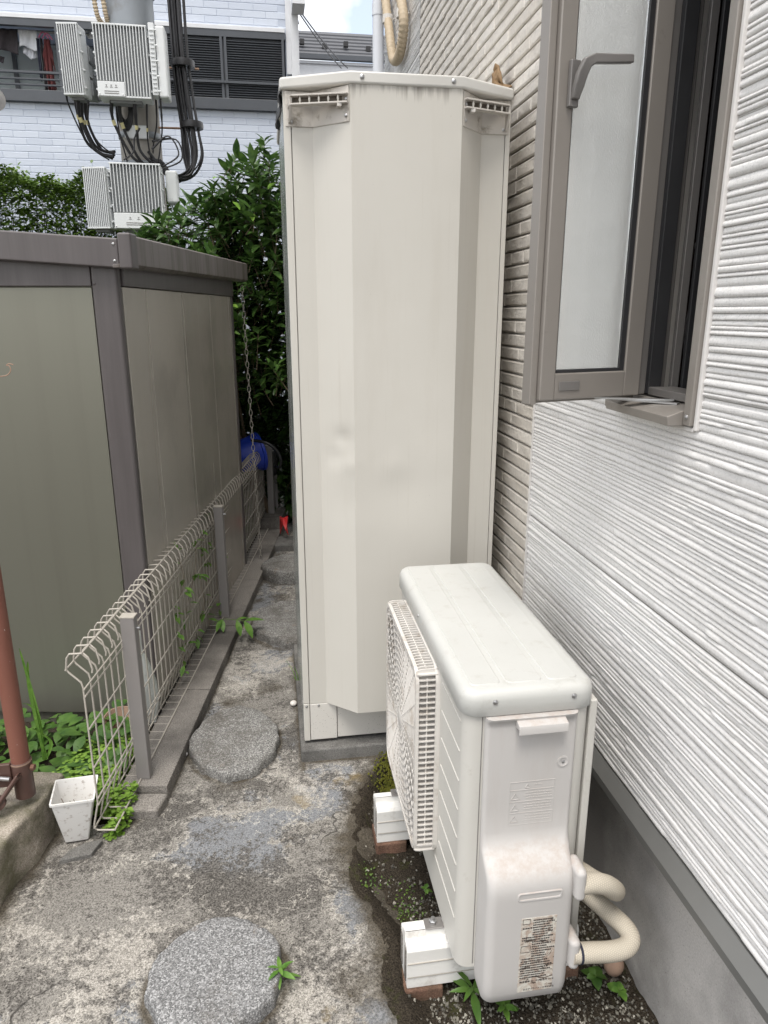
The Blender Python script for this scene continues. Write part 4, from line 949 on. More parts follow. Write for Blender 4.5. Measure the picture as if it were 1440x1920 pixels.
# ------------------------------------------------------------------ mesh fence
fence = thing('mesh_fence', fpt(0, 0, .05), 'low grey welded wire fence with rolled top edge along the path', 'fence')
ML = -.050
def wire_path(t, top=.612, bot=.048):
    L = [(0, bot + .095), (0, top - .10), (-.004, top - .085), (-.034, top - .055), (-.040, top - .045), (-.034, top - .012), (-.026, top), (.012, top + .002), (.024, top - .010), (.032, top - .045), (.030, top - .056)]
    lo = [(.042, bot), (-.010, bot), (-.020, bot + .008), (-.018, bot + .02), (-.002, bot + .085)]
    return [fpt(t, ML + l, z) for l, z in lo + L]
def wmesh(top=.612, bot=.048):
    m = MB(); m.tube(wire_path(0, top, bot), .0028, 6); return m.mesh('vertical_wire', 'wire', FP0, True, 80)
vm = wmesh(); t = -.245
TE = 2.925
while t < TE:
    inst(vm, 'vertical_wire', FP0 + FS * t, fence); t += .050
for lat, z in ((-.040, .566), (.010, .617), (.0046, .508), (.0046, .486), (.0046, .385), (.0046, .262), (.0046, .160), (.0030, .138), (-.0156, .060), (.042, .0525)):
    rod('horizontal_wire', 'wire', fpt(-.25, ML + lat, z), fpt(TE, ML + lat, z), .0027, fence, 6)
for t in (0.0, 1.26, 2.868):
    b = .05 if t < 2.5 else .125; p = MB(); c = fpt(t, 0, (b + .612) / 2)
    p.obox(c, FS * .0165, FN * .0215, Vector((0, 0, (.612 - b) / 2))); po = p.build('post', 'post', fence, bevel=.003)
    MB().obox(fpt(t, 0, .6145), FS * .0175, FN * .0225, Vector((0, 0, .0025))).build('post_cap', 'pvcwhite' if t > 2.5 else 'wire', po, bevel=.001)
    q = fpt(t, 0, .575); MB().tube([q + FN * .02, q + FN * .032], .004, 8).build('clip_bolt', 'steel', po)
f2 = thing('mesh_fence', fpt(3.1, 0, 0), 'far lower run of wire fence beyond the kerb step behind the bucket', 'fence')
vm2 = wmesh(.43, -.09)
for k in range(24): inst(vm2, 'vertical_wire', FP0 + FS * (3.06 + .05 * k) + FN * .06, f2)
for lat, z in ((-.04, .384), (.01, .435), (.0046, .326), (.0046, .304), (.0046, .20), (.0046, .08), (.042, -.085)):
    rod('horizontal_wire', 'wire', fpt(3.05, ML + lat + .06, z), fpt(4.25, ML + lat + .06, z), .0024, f2, 6)
for p_, z1 in ((ony(515, 900, 5.05), .44), (ony(531, 880, 5.45), .41)):
    MB().box(p_.x - .018, p_.x + .018, p_.y - .018, p_.y + .018, -.2, z1).build('post', 'post', f2, bevel=.003)
# ------------------------------------------------------------------ shed
SA_ = math.radians(10); ss = Vector((math.sin(SA_), math.cos(SA_), 0)); sr = Vector((math.cos(SA_), -math.sin(SA_), 0)); SC0 = Vector((-.474, 2.507, 0))
def shp(l, s_, z): q = SC0 + sr * l + ss * s_; return Vector((q.x, q.y, z))     # l to the right of the corner (negative = left), s along the side
def shbox(m, l0, l1, s0, s1, z0, z1):
    return m.obox(shp((l0+l1)/2, (s0+s1)/2, (z0+z1)/2), sr * (l1-l0)/2, ss * (s1-s0)/2, Vector((0, 0, (z1-z0)/2)))
shed = thing('storage_shed', shp(-.7, .8, 0), 'olive grey steel storage shed with brown frame behind the fence', 'shed')
ZW = 1.585; SL = 1.62
def shprism(poly, s0, s1): 
    m = MB(); n = len(poly); vs = [shp(l, s0, z) for l, z in poly] + [shp(l, s1, z) for l, z in poly]
    return m.add(vs, [tuple(reversed(range(n))), tuple(range(n, 2*n))] + [(i, (i+1) % n, n+(i+1) % n, n+i) for i in range(n)])
shprism([(-.03, -.06), (-1.7, -.06), (-1.7, 1.765), (-.03, 1.665)], .018, SL - .02).build('wall_body', 'shedpanel', shed)
RS = .067                                                      # roof rise per metre to the left
zt = lambda l: ZW - l * RS
shbox(MB(), -.775, -.094, .004, .016, .02, 1.577).build('front_panel', 'shedpanel', shed, bevel=.002)
shbox(MB(), -1.62, -.780, .006, .016, .02, 1.577).build('front_panel', 'shedpanel', shed, bevel=.002)
shprism([(-1.70, 1.580), (-.091, 1.580), (-.091, 1.66), (-1.70, 1.76)], -.004, .015).build('top_rail', 'shedframe', shed, bevel=.003)
shbox(MB(), -.091, -.003, -.006, .030, -.04, 1.664).build('corner_post', 'shedframe', shed, bevel=.012, seg=4)
shbox(MB(), -.03, .004, .0305, SL, ZW - .004, 1.668).build('side_rail', 'shedframe', shed, bevel=.003)
n = 7
for k in range(n):
    a = .034 + (SL - .075) * k / n; b = .034 + (SL - .075) * (k + 1) / n - .0035
    shbox(MB(), -.022, -.004 + (.0012 if k % 2 else 0), a, b, -.03, ZW - .006).build('side_panel', 'shedside', shed, bevel=.0015)
shbox(MB(), -.04, .0, SL - .036, SL - .001, -.04, ZW - .0045).build('corner_post', 'shedframe', shed, bevel=.006, seg=3)
# roof: front fascia rises to the left, gutter along the right side
def fprism(l0, l1, s0, s1, za, zb, za2, zb2, name, mat, bev=.006):
    m = MB(); vs = [shp(l0, s, z) for s in (s0, s1) for z in (za2, zb2)] + [shp(l1, s, z) for s in (s0, s1) for z in (za, zb)]
    m.add(vs, [(0,1,3,2),(4,6,7,5),(0,4,5,1),(2,3,7,6),(0,2,6,4),(1,5,7,3)]); return m.build(name, mat, shed, bevel=bev, seg=3)
fprism(-1.75, .022, -.042, -.006, 1.632, 1.722, 1.632 + RS*1.77, 1.722 + RS*1.77, 'front_fascia', 'shedframe')
fprism(-1.75, .040, -.03, SL + .09, 1.70, 1.716, 1.70 + RS*1.79, 1.716 + RS*1.79, 'roof_sheet', 'shedframe', .003)
m = MB(); vs = []
for s_, zo in ((-.0445, 0), (SL + .12, .026)):
    for l, z in ((.0, 1.634), (.050, 1.634), (.062, 1.644), (.062, 1.728), (.050, 1.734), (.044, 1.728), (.044, 1.648), (.0, 1.644)): vs.append(shp(l, s_, z + zo))
m.add(vs, [tuple(range(8)), tuple(range(15, 7, -1))] + [(i, i + 8, (i + 1) % 8 + 8, (i + 1) % 8) for i in range(8)]); m.build('gutter', 'shedgutter', shed, bevel=.002)
shbox(MB(), .0225, .0655, -.048, .012, 1.630, 1.738).build('gutter_cap', 'shedframe', shed, bevel=.007, seg=3)
for z in (1.655, 1.705): screw(shp(.008, -.042, z), -ss, .0045, shed)
screw(shp(-.08, -.0045, 1.588), -ss, .006, shed, 'shedframe')
# rain chain
ch = MB(); p0 = shp(.04, SL + .06, 1.64); z = 1.64; k = 0; parts = thing('rain_chain', (p0.x, p0.y, 0), 'thin rain chain hanging from the far end of the shed gutter', 'chain')
lm = MB(); lm.tube([(math.cos(a) * .0085, 0, math.sin(a) * .020) for a in [2*PI*i/10 for i in range(10)]], .0016, 5, closed=True); lme = lm.mesh('chain_link', 'wire', smooth=True, angle=180)
while z > .03:
    inst(lme, 'chain_link', (p0.x + .03 * (1.64 - z) / 1.6, p0.y, z - .018), parts, (0, 0, k * PI / 2 + .3)); z -= .034; k += 1
# ------------------------------------------------------------------ scaffold pole with clamp on the kerb
pp = onz(47, 1478, .20); px, py = pp.x, pp.y
sp_ = thing('steel_pole', (px, py, .155), 'red-oxide painted steel pole with brown clamp standing by the kerb', 'pole')
MB().tube([(px, py, .196), (px, py, 1.10), (px, py, 3.2)], .0245, 20).build('tube', 'redpole', sp_, True)
MB().tube([(px, py, .180), (px, py, .258)], .0262, 20).build('pole_shoe', 'bracket', sp_, True)
MB().lathe([(.0285, 0), (.0285, .04), (.0245, .042)], (px, py, .252), 20).build('clamp_ring', 'bracket', sp_, True, angle=40)
MB().lathe([(.0288, 0), (.0288, .004)], (px, py, .288), 20).build('rust_ring', 'clay', sp_)
m = MB(); A = Vector((px + .005, py - .030, .27)); B = Vector((px - .060, py - .055, .185)); m.bar(A, B, .012, .046, (0, -1, .2)); m.build('clamp_plate', 'bracket', sp_, bevel=.008, seg=3)
MB().obox((px - .075, py - .02, .262), (.055, .0, 0), (0, .006, 0), (0, 0, .036)).build('side_plate', 'bracket', sp_, bevel=.003)
MB().lathe([(.020, 0), (.020, .012), (.015, .014)], (px - .052, py - .052, .200), 18, (.1, -1, .25)).build('pivot_boss', 'bracket', sp_, True, angle=40)
MB().lathe([(.009, 0), (.009, .010), (.007, .012)], (px - .052, py - .064, .203), 6, (.1, -1, .25)).build('bolt', 'rust', sp_)
MB().tube([(px - .06, py - .03, .262), (px - .018, py - .042, .262)], .006, 10).build('bolt', 'steel', sp_); MB().lathe([(.011, 0), (.011, .012)], (px - .068, py - .036, .262), 6, (1, -.2, 0)).build('nut', 'rust', sp_)
MB().lathe([(.009, 0), (.009, .010)], (px + .028, py - .008, .272), 6, (1, -.2, 0)).build('nut', 'rust', sp_)
m = MB(); m.bar((px - .055, py - .05, .205), (px - .14, py - .075, .165), .014, .05, (0, -1, .2)); m.box(px - .20, px - .10, py - .10, py - .03, .150, .166); m.build('anchor_plate', 'bracket', sp_, bevel=.004)
# ------------------------------------------------------------------ white pot, lying against the kerb and the fence
pc = onz(140, 1560, 0); pot = MB(); hp = .155; cx, cy = pc.x + .014, pc.y - .012
def sq(h, z, r=.006, c=(0,0), rot=.12):
    P_ = rrect(-h, h, -h, h, r, 3); out = []
    for x, y in P_: X = x * math.cos(rot) - y * math.sin(rot); Y = x * math.sin(rot) + y * math.cos(rot); out.append((cx + c[0] + X, cy + c[1] + Y, z))
    return out
pot.loft([sq(.030, .004), sq(.033, .004), sq(.056, hp - .008), sq(.0595, hp - .007), sq(.060, hp), sq(.0555, hp), sq(.0535, hp - .01), sq(.031, .012)], True, True, True)
po = pot.build('plant_pot', 'pot', smooth=True, angle=25, origin=(cx, cy, 0)); po.rotation_euler = (0, math.radians(2), 0)
tag(po, 'small white square plastic pot leaning between the kerb and the fence end', 'pot')
for k in range(4):
    a = Vector((cx + random.uniform(-.02, .02), cy + random.uniform(-.01, .02), .012)); b = a + Vector((random.uniform(-.03, .01), random.uniform(0, .02), random.uniform(.08, .12)))
    o = MB().tube(smoothpath([a, (a + b) / 2 + Vector((.006, 0, 0)), b], 4), .0009, 4).build('dry_twig', 'stem', origin=a); tag(o, 'thin dry twig standing inside the white pot', 'twig', 'twigs in the white pot')
# broken concrete flake by the pot
m = MB(); q = onz(285, 1400 + 0, 0); f = onz(150, 1600, .004); m.prism([(f.x - .05, f.y - .03), (f.x + .035, f.y - .015), (f.x + .055, f.y + .04), (f.x + .01, f.y + .035), (f.x - .03, f.y + .01)], -.005, .012)
tag(m.build('concrete_flake', 'slab', bevel=.003, origin=(f.x, f.y, 0)), 'loose flat concrete chip in front of the white pot', 'concrete chip')
# plastic bag and saucer behind the fence
bc = Vector((-.515, 2.44, 0)); m = MB(); rings = []
for k in range(15):
    v = k / 14; z = .03 + .37 * v; r = (.036 * math.sin(PI * min(1, v * 1.15 + .12)) ** .6 + .012) * (1 if v < .85 else .8); ring = []
    for i in range(26): a = 2*PI*i/26; rr = r * (1 + .28 * (float(fbm(3*math.cos(a), 3*math.sin(a), v * 5, 3)) - .5) * 2); ring.append((bc.x + rr * math.cos(a), bc.y + rr * .8 * math.sin(a), z))
    rings.append(ring)
m.loft(rings, True, True, True); tag(m.build('plastic_bag', 'bag', smooth=True, angle=180, origin=bc), 'milky clear plastic bag slumped behind the first fence post', 'plastic bag')
sc_ = Vector((-.60, 2.395, 0)); m = MB(); m.lathe([(.03, .03), (.055, .05), (.072, .09), (.069, .09), (.05, .055), (.02, .036)], sc_, 24, (.25, -.3, 1)); tag(m.build('clay_saucer', 'clay', smooth=True, angle=50, origin=sc_), 'dusty brown clay saucer on the bed behind the fence', 'saucer')
# ------------------------------------------------------------------ bucket and hose on the far fence, red tape
bk = thing('bucket', ony(470, 850, 4.72), 'bright blue plastic bucket hung on its side beyond the shed corner', 'bucket')
c0 = ony(430, 862, 4.72); c1 = ony(487, 846, 4.80); ax = (c1 - c0).normalized(); L = (c1 - c0).length
MB().lathe([(.095, 0), (.098, .004), (.122, L - .02), (.130, L - .018), (.132, L), (.124, L), (.120, L - .02), (.096, .008)], c0, 36, ax, caps=False).build('body', 'bucket', bk, True, angle=40)
MB().lathe([(.096, .006), (.001, .0065)], c0, 36, ax, caps=False).build('base', 'bucket', bk)
q = [ony(x, y, d) for x, y, d in ((472, 826, 4.66), (490, 828, 4.60), (508, 835, 4.58), (522, 850, 4.58), (527, 866, 4.58), (523, 876, 4.60), (516, 874, 4.7))]
tag(MB().tube(smoothpath(q, 6), .010, 10).build('hose', 'cable', smooth=True, angle=180, origin=q[0]), 'short loop of dark hose hung over the last fence post', 'hose')
bh = ony(510, 862, 4.98); m = MB(); m.lathe([(.012, -.12), (.035, -.10), (.045, 0), (.035, .09), (.012, .11)], bh, 14, (.05, .1, 1)); tag(m.build('brush', 'rubber', smooth=True, angle=60, origin=bh), 'dark bristly brush head hanging behind the last fence post', 'brush')
m = MB(); r0 = [onz(522, 968, .10), onz(541, 966, .10), onz(540, 1000, .02), onz(533, 996, .03), onz(527, 990, .05)]
def rp(x, y, Y): return ony(x, y, Y)
V = [rp(524, 968, 4.62), rp(531, 971, 4.58), rp(540, 967, 4.62), rp(538, 985, 4.56), rp(541, 1003, 4.56), rp(536, 994, 4.54), rp(531, 984, 4.56), rp(528, 990, 4.6), rp(525, 1001, 4.66)]
m.add(V, [(0, 1, 6, 7), (1, 2, 3, 6), (3, 4, 5, 6), (0, 7, 8)]); o = m.build('red_tape', 'redplastic', origin=V[0]); sm = o.modifiers.new('t', 'SOLIDIFY'); sm.thickness = .004; tag(o, 'folded strip of bright red plastic tape lying past the kerb step', 'tape')

# ------------------------------------------------------------------ leaves and plants
def leaf_mesh(name, mat, L, W, fold=.25, curl=.2, nseg=5):
    m = MB()
    prof = [(0, .04), (.18, .62), (.4, 1.0), (.62, .92), (.84, .5), (1.0, .02)]
    for t, w_ in prof:
        y = t * L; z = -curl * L * t * t; h = W / 2 * w_
        m.v += [(-h, y, z + h * fold), (0, y, z), (h, y, z + h * fold)]
    for i in range(len(prof) - 1):
        a = i * 3; m.f += [(a, a+1, a+4, a+3), (a+1, a+2, a+5, a+4)]
    return m.mesh(name, mat, smooth=True, angle=180)
def add_leaf(mb, base, q, s, me):
    o = len(mb.v); mb.v.extend(tuple(base + q @ (Vector(v.co) * s)) for v in me.vertices); mb.f.extend(tuple(i + o for i in p.vertices) for p in me.polygons)
def aim(d, roll=0.0):
    d = Vector(d).normalized(); q = d.to_track_quat('Y', 'Z'); return q @ Quaternion((0, 1, 0), roll)
def weed(loc, n, L, W, label, mat='leaf_weed', stem=.02, up=.5, name='weed'):
    t = thing(name, loc, label, 'weed', 'small weeds'); lm_ = leaf_mesh('leaf', mat, L, W, .25, .35)
    MB().tube([Vector(loc) - Vector((0, 0, .01)), Vector(loc) + Vector((.002, 0, stem))], .0018, 5).build('stem', 'greenstem', t)
    for k in range(n):
        a = 2.4 * k + random.uniform(-.3, .3); u = up * (.35 + .9 * k / n)
        inst(lm_, 'leaf', Vector(loc) + Vector((0, 0, stem * (.3 + .7 * k / n))), t, aim((math.cos(a), math.sin(a), u), random.uniform(-.3, .3)), random.uniform(.7, 1.1) * (1.1 - .3 * k / n))
    return t
weed(Vector((-.040, 1.312, .004)), 11, .045, .014, 'bright leafy weed at the edge of the nearest granite stone', stem=.045, up=.55)
weed(Vector((-.232, 1.205, .004)), 7, .035, .012, 'small weed in front of the nearest granite stone', stem=.03, up=.8)
p = onz(300, 1470, 0); weed(p, 7, .042, .018, 'young weed by the near end of the fence kerb', stem=.03, up=.7)
p = onz(280, 1500, 0); weed(p, 5, .02, .012, 'tiny weed on the dirt between white pot and kerb end', stem=.012, up=.5)
p = onz(470, 1102, 0); weed(p, 10, .055, .022, 'clump of weed against the fence kerb halfway along the path', stem=.035, up=.5)
p = onz(885, 1868, -.02); weed(p, 8, .075, .018, 'narrow leaved weed sprouting under the air conditioner front corner', 'leaf_broad', stem=.03, up=.5)
p = onz(1160, 1862, -.035); weed(p, 5, .026, .022, 'round leaved seedling on the gravel by the foundation', stem=.012, up=.4)
p = onz(945, 1893, -.02); weed(p, 8, .03, .014, 'low weed below the service cover of the air conditioner', stem=.015, up=.4)
p = onz(1115, 1835, -.03); weed(p, 7, .032, .026, 'dull yellowing weed on the gravel near the lower pipe', 'leaf_broad', stem=.012, up=.3)
p = onz(798, 1672, -.01); weed(p, 4, .022, .016, 'tiny green seedling on the soil beside the air conditioner', stem=.012, up=.5)
# grass blades beside the tank
gt = thing('grass_tuft', onz(562, 1290, 0), 'single tuft of grass against the left side of the tank', 'grass')
for k in range(4):
    b = onz(560, 1292, 0) + Vector((random.uniform(-.006, .006), random.uniform(-.02, .02), 0)); e = b + Vector((random.uniform(-.05, -.01), random.uniform(-.02, .04), random.uniform(.06, .12)))
    MB().tube(smoothpath([b, (b + e) / 2 + Vector((.004, 0, .012)), e], 5), [.0022 * (1 - i / 11) + .0003 for i in range(11)], 4).build('blade', 'leaf_weed', gt, True)
# compound leaf poking through the fence
cl = thing('vine', fpt(1.15, -.03, .07), 'green vine sprig with pointed leaflets poking through the fence', 'vine'); b0 = fpt(1.10, -.03, .075)
lv = leaf_mesh('leaf', 'leaf_weed', .085, .034, .2, .25)
q = [b0, b0 + FN * .05 + Vector((0, 0, .03)), b0 + FN * .12 + Vector((0, -.02, .035)), b0 + FN * .155 + Vector((0, -.02, .03))]
MB().tube(smoothpath(q, 5), .0016, 5).build('stem', 'greenstem', cl, True)
for base, d, s_ in ((q[3], (1, .15, .15), 1.1), (q[3], (.5, -.7, -.55), 1.05), (q[2], (.25, -.6, -.6), .9), (q[1], (-.35, -.7, -.3), .8), (q[2], (.8, .5, .1), .8), (q[1], (.1, -.8, -.5), .75)): inst(lv, 'leaf', base, cl, aim(d), s_)
# climbing vine on the fence
cv = thing('vine', fpt(.8, -.06, 0), 'thin climbing vine with small pale leaves winding through the fence mesh', 'vine'); lv2 = leaf_mesh('leaf', 'leaf_weed', .045, .020, .2, .3)
for k in range(5):
    t0 = .55 + .17 * k; pts = [fpt(t0 + random.uniform(-.02, .02) + .04 * j, ML + random.uniform(-.02, .03), .02 + .105 * j) for j in range(6)]; MB().tube(smoothpath(pts, 4), .0011, 4).build('stem', 'stem', cv, True)
    for p_ in pts[1:]:
        for r in range(3): inst(lv2, 'leaf', p_ + Vector((0, 0, random.uniform(-.04, .04))), cv, aim((random.uniform(-.4, 1), random.uniform(-1, .6), random.uniform(-.6, .4))), random.uniform(.6, 1.15))
# tall grass stems by the pole
tg = thing('tall_weed', onz(80, 1375, -.03), 'tall arching grass weed behind the red-oxide pole', 'weed')
for x0, y0, x1, y1, x2, y2, wd in ((82, 1425, 72, 1345, 36, 1215, .010), (85, 1425, 60, 1325, -5, 1330, .007), (88, 1420, 70, 1370, 66, 1365, .008), (84, 1425, 55, 1290, 52, 1240, .009), (86, 1425, 95, 1390, 60, 1365, .009)):
    a = ony(x0, y0, 2.12); b = ony(x1, y1, 2.13); c = ony(x2, y2, 2.12); m = MB(); path = smoothpath([a, b, c], 7)
    for i, p_ in enumerate(path): h = wd * .6 * (.35 + .65 * math.sin(PI * min(1, i / (len(path)-1) * .9 + .1))) * (1 if i < len(path)-1 else .1); m.v += [tuple(p_ + Vector((-h, 0, 0))), tuple(p_ + Vector((0, .003, -.002))), tuple(p_ + Vector((h, 0, 0)))]
    for i in range(len(path) - 1): k = i*3; m.f += [(k, k+1, k+4, k+3), (k+1, k+2, k+5, k+4)]
    m.build('blade', 'leaf_weed', tg, True, angle=180)
# broad leaved ground cover and clover: nobody could count it
m = MB(); lb = leaf_mesh('leaf', None, 1, .62, .15, .3)
for k in range(420):
    X = random.uniform(-1.25, -.55); Y = random.uniform(2.02, 2.5) if X < -.62 else random.uniform(2.15, 2.46)
    if X > fx(Y) - .09: continue
    z = random.uniform(.02, .13) * (1 - .4 * abs(Y - 2.3) / .2); a = random.uniform(0, 6.28); add_leaf(m, Vector((X, Y, z)), aim((math.cos(a), math.sin(a) - .4, random.uniform(-.3, .5))), random.uniform(.04, .075), lb)
tag(m.build('broadleaf_ground_cover', 'leaf_broad', smooth=True, angle=180, fix=False), 'dark heart-leaved ground cover at the foot of the shed', 'ground cover', kind='stuff')
m = MB(); dl = leaf_mesh('leaf', None, 1, .9, .1, .15)
for k in range(6500):
    Y = random.uniform(1.86, 2.30); X = random.uniform(-.80, -.40); edge = fx(Y) - (.075 if Y > 2.02 else .0)
    if X > edge or X < KX(Y) + (.03 if Y < 2.0 else -.1) or math.hypot(X - cx, Y - cy) < .088: continue
    z = random.uniform(-.01, .085) * (1 if Y > 1.95 else .7); a = random.uniform(0, 6.28); add_leaf(m, Vector((X, Y, z)), aim((math.cos(a), math.sin(a), random.uniform(-.15, .35))), random.uniform(.010, .019), dl)
tag(m.build('clover_ground_cover', 'leaf_clover', smooth=True, angle=180, fix=False), 'bright green small-leaved ground cover around the fence end', 'ground cover', kind='stuff')
m = MB()
for k in range(1300):
    p_ = onz(735, 1462, 0); X = random.gauss(p_.x + .015, .028); Y = random.gauss(p_.y, .07)
    r = random.uniform(.002, .005); m.add([Vector((a*r, b*r, c*r*1.4)) + Vector((X, Y, float(soilz(X, Y)) + .012)) for a, b, c in OCT], OF)
tag(m.build('moss', 'moss', fix=False), 'yellow-green moss patch by the tank slab', 'moss', kind='stuff')
m = MB()
for k in range(200):
    cxy = random.choice((onz(775, 1660, -.01), onz(790, 1725, -.01), onz(760, 1690, -.01), onz(700, 1640, -.01))); X = random.gauss(cxy.x, .02); Y = random.gauss(cxy.y, .025)
    a = random.uniform(0, 6.28); add_leaf(m, Vector((X, Y, float(soilz(X, Y)) + .002)), aim((math.cos(a), math.sin(a), random.uniform(.2, 1.4))), random.uniform(.004, .009), lb)
tag(m.build('creeping_weeds', 'leaf_hedge', smooth=True, angle=180, fix=False), 'tiny dull creeping weeds on the soil beside the air conditioner', 'weeds', kind='stuff')
# ------------------------------------------------------------------ big shrub and hedge
def shrub():
    t = thing('shrub', (-.15, 4.85, 0), 'large dark glossy-leaved evergreen shrub between the shed and the tank', 'shrub')
    lm_ = leaf_mesh('leaf', 'leaf_dark', .105, .040, .35, .25); ln = leaf_mesh('leaf', 'leaf_new', .10, .045, .25, .3)
    stuff = MB(); stems = MB(); cand = []
    def inside(X, Y, Z):
        top = np.interp(X, [-1.0, -.75, -.62, -.45, -.25, -.10, .02, .12, .30, .6], [1.75, 1.95, 2.10, 2.18, 2.28, 2.44, 2.50, 2.26, 2.15, 2.1]) - .10 * abs(Y - 4.8)
        return Z < top
    tips = []
    n = 0
    while n < 950:
        X = random.uniform(-.98, .55); Y = 4.45 + abs(random.gauss(0, .22)) if random.random() < .75 else random.uniform(4.45, 5.3); Z = random.uniform(.25, 2.5)
        Y += .10 * math.sin(X * 9 + Z * 5)
        if Z < 1.05 and -.5 < X < .15: Y = max(Y, 5.05 + random.uniform(0, .2))
        if Y < 4.42 or not inside(X, Y, Z): continue
        n += 1; tips.append((X, Y, Z))
    for X in np.linspace(-.9, .4, 60):
        zt_ = float(np.interp(X, [-1.0, -.75, -.62, -.45, -.25, -.10, .02, .12, .30, .6], [1.75, 1.95, 2.10, 2.18, 2.28, 2.44, 2.50, 2.26, 2.15, 2.1])) - random.uniform(0, .2); tips.append((X + random.uniform(-.02, .02), random.uniform(4.6, 4.9), zt_))
    for X, Y, Z in tips:
        d = Vector((random.uniform(-.5, .5), random.uniform(-.8, .15), random.uniform(.6, 1.2))).normalized(); L = random.uniform(.10, .24); b = Vector((X, Y, Z)) - d * L; tip = Vector((X, Y, Z))
        stems.tube([b, tip], [.0028, .0012], 4, caps=False)
        u = d.orthogonal().normalized(); v = d.cross(u); npair = random.randint(3, 5)
        for k in range(npair):
            s_ = k / npair; a0 = k * PI / 2 + random.uniform(-.3, .3); pos = b.lerp(tip, .25 + .75 * (k + 1) / npair)
            for h in (0, PI):
                a = a0 + h; r = u * math.cos(a) + v * math.sin(a); ld = r * (1.0 - .45 * s_) + d * (.45 + .5 * s_) + Vector((0, 0, -.15)); sc = random.uniform(.65, 1.1)
                cand.append((pos, aim(ld, random.uniform(-.4, .4)), sc))
    for k in range(7000):
        X = random.uniform(-1.0, .6); Z = random.uniform(.0, 2.3); Y = random.uniform(4.85, 5.35)
        if Z < 1.05: Y = max(Y, 5.1)
        if inside(X, Y, Z + .16): add_leaf(stuff, Vector((X, Y, Z)), aim((random.uniform(-1, 1), random.uniform(-1, .2), random.uniform(-.5, .8))), random.uniform(1.0, 1.7), lm_)
    # the 300 leaves that show largest are leaves of their own
    vis = sorted(range(len(cand)), key=lambda i: cand[i][0].y - (.6 if cand[i][0].z > 1.2 and -.65 < cand[i][0].x < .1 else 0))[:290]
    vs = set(vis)
    for i, (p, q, s_) in enumerate(cand):
        if i in vs: inst(ln if random.random() < .035 else lm_, 'leaf', p, t, q, s_)
        else: add_leaf(stuff, p, q, s_, lm_)
    o = stuff.build('foliage', 'leaf_dark', t, True, angle=180, fix=False); tag(o, kind='stuff')
    stems.build('twigs', 'stem', t, fix=False)["kind"] = 'stuff'
    for k in range(7):
        a = Vector((-.2 + random.uniform(-.2, .2), 4.95, -.05)); b = Vector((random.uniform(-.8, .4), random.uniform(4.7, 5.1), random.uniform(1.4, 2.1)))
        MB().tube(smoothpath([a, a.lerp(b, .4) + Vector((random.uniform(-.06, .06), 0, .1)), b], 5), [.016 * (1 - .75 * i / 10) for i in range(11)], 6).build('branch', 'stem', t, True)
    for x, y, Y in ((438, 312, 4.6), (418, 335, 4.6), (412, 365, 4.6), (420, 392, 4.62), (470, 400, 4.5), (436, 378, 4.55)):
        inst(ln, 'leaf', ony(x, y, Y), t, aim((random.uniform(-1, 1), -.5, random.uniform(-.3, .3))), random.uniform(.8, 1.15))
shrub()
def hedge():
    t = thing('hedge', (-1.7, 6.3, 0), 'clipped small-leaved green hedge in front of the white house', 'hedge'); m = MB(); sm_ = leaf_mesh('leaf', None, .030, .018, .2, .2)
    core = MB(); 
    X0, X1, Y0, Y1 = -3.4, -.72, 6.05, 6.7
    for k in range(26000):
        X = random.uniform(X0, X1); top = 2.46 + .035 * math.sin(X * 9) + .03 * math.sin(X * 23 + 1) - .06 * (X > -1.1)
        if random.random() < .68: Y = Y0 + abs(random.gauss(0, .05)); Z = random.uniform(1.55, top)
        else: Y = random.uniform(Y0, Y1); Z = top + random.gauss(-.02, .035)
        Y += .06 * float(vnoise(X * 5, Z * 5, 3)) ; a = random.uniform(0, 6.28); add_leaf(m, Vector((X, Y, Z)), aim((math.cos(a), math.sin(a) - .5, random.uniform(-.3, 1.2)), random.uniform(-.5, .5)), random.uniform(.8, 1.5), sm_)
    o = m.build('foliage', 'leaf_hedge', t, True, angle=180, fix=False); tag(o, kind='stuff')
    c = MB()
    for k in range(260):
        X = random.uniform(X0, X1); a = Vector((X, random.uniform(6.2, 6.5), 1.2)); b = a + Vector((random.uniform(-.15, .15), random.uniform(-.15, .1), random.uniform(.7, 1.25))); c.tube([a, b], [.006, .002], 4, caps=False)
    c.build('twigs', 'stem', t, fix=False)["kind"] = 'stuff'
    for k in range(9):
        X = X0 + .15 + (X1 - X0 - .3) * k / 8; MB().tube([(X, 6.4, -.1), (X + .03, 6.38, 1.3), (X, 6.35, 1.9)], [.03, .025, .01], 7).build('trunk', 'stem', t, True)
    l2 = MB(); big = leaf_mesh('leaf', None, .06, .03, .2, .2)
    for k in range(9000):
        X = random.uniform(X0, X1); Y = random.uniform(6.15, 6.5); Z = random.uniform(1.0, 2.40); a = random.uniform(0, 6.28); add_leaf(l2, Vector((X, Y, Z)), aim((math.cos(a), math.sin(a) - .5, random.uniform(-.3, .6))), random.uniform(.8, 1.4), big)
    l2.build('inner_foliage', 'leaf_hedge', t, True, angle=180, fix=False)["kind"] = 'stuff'
hedge()

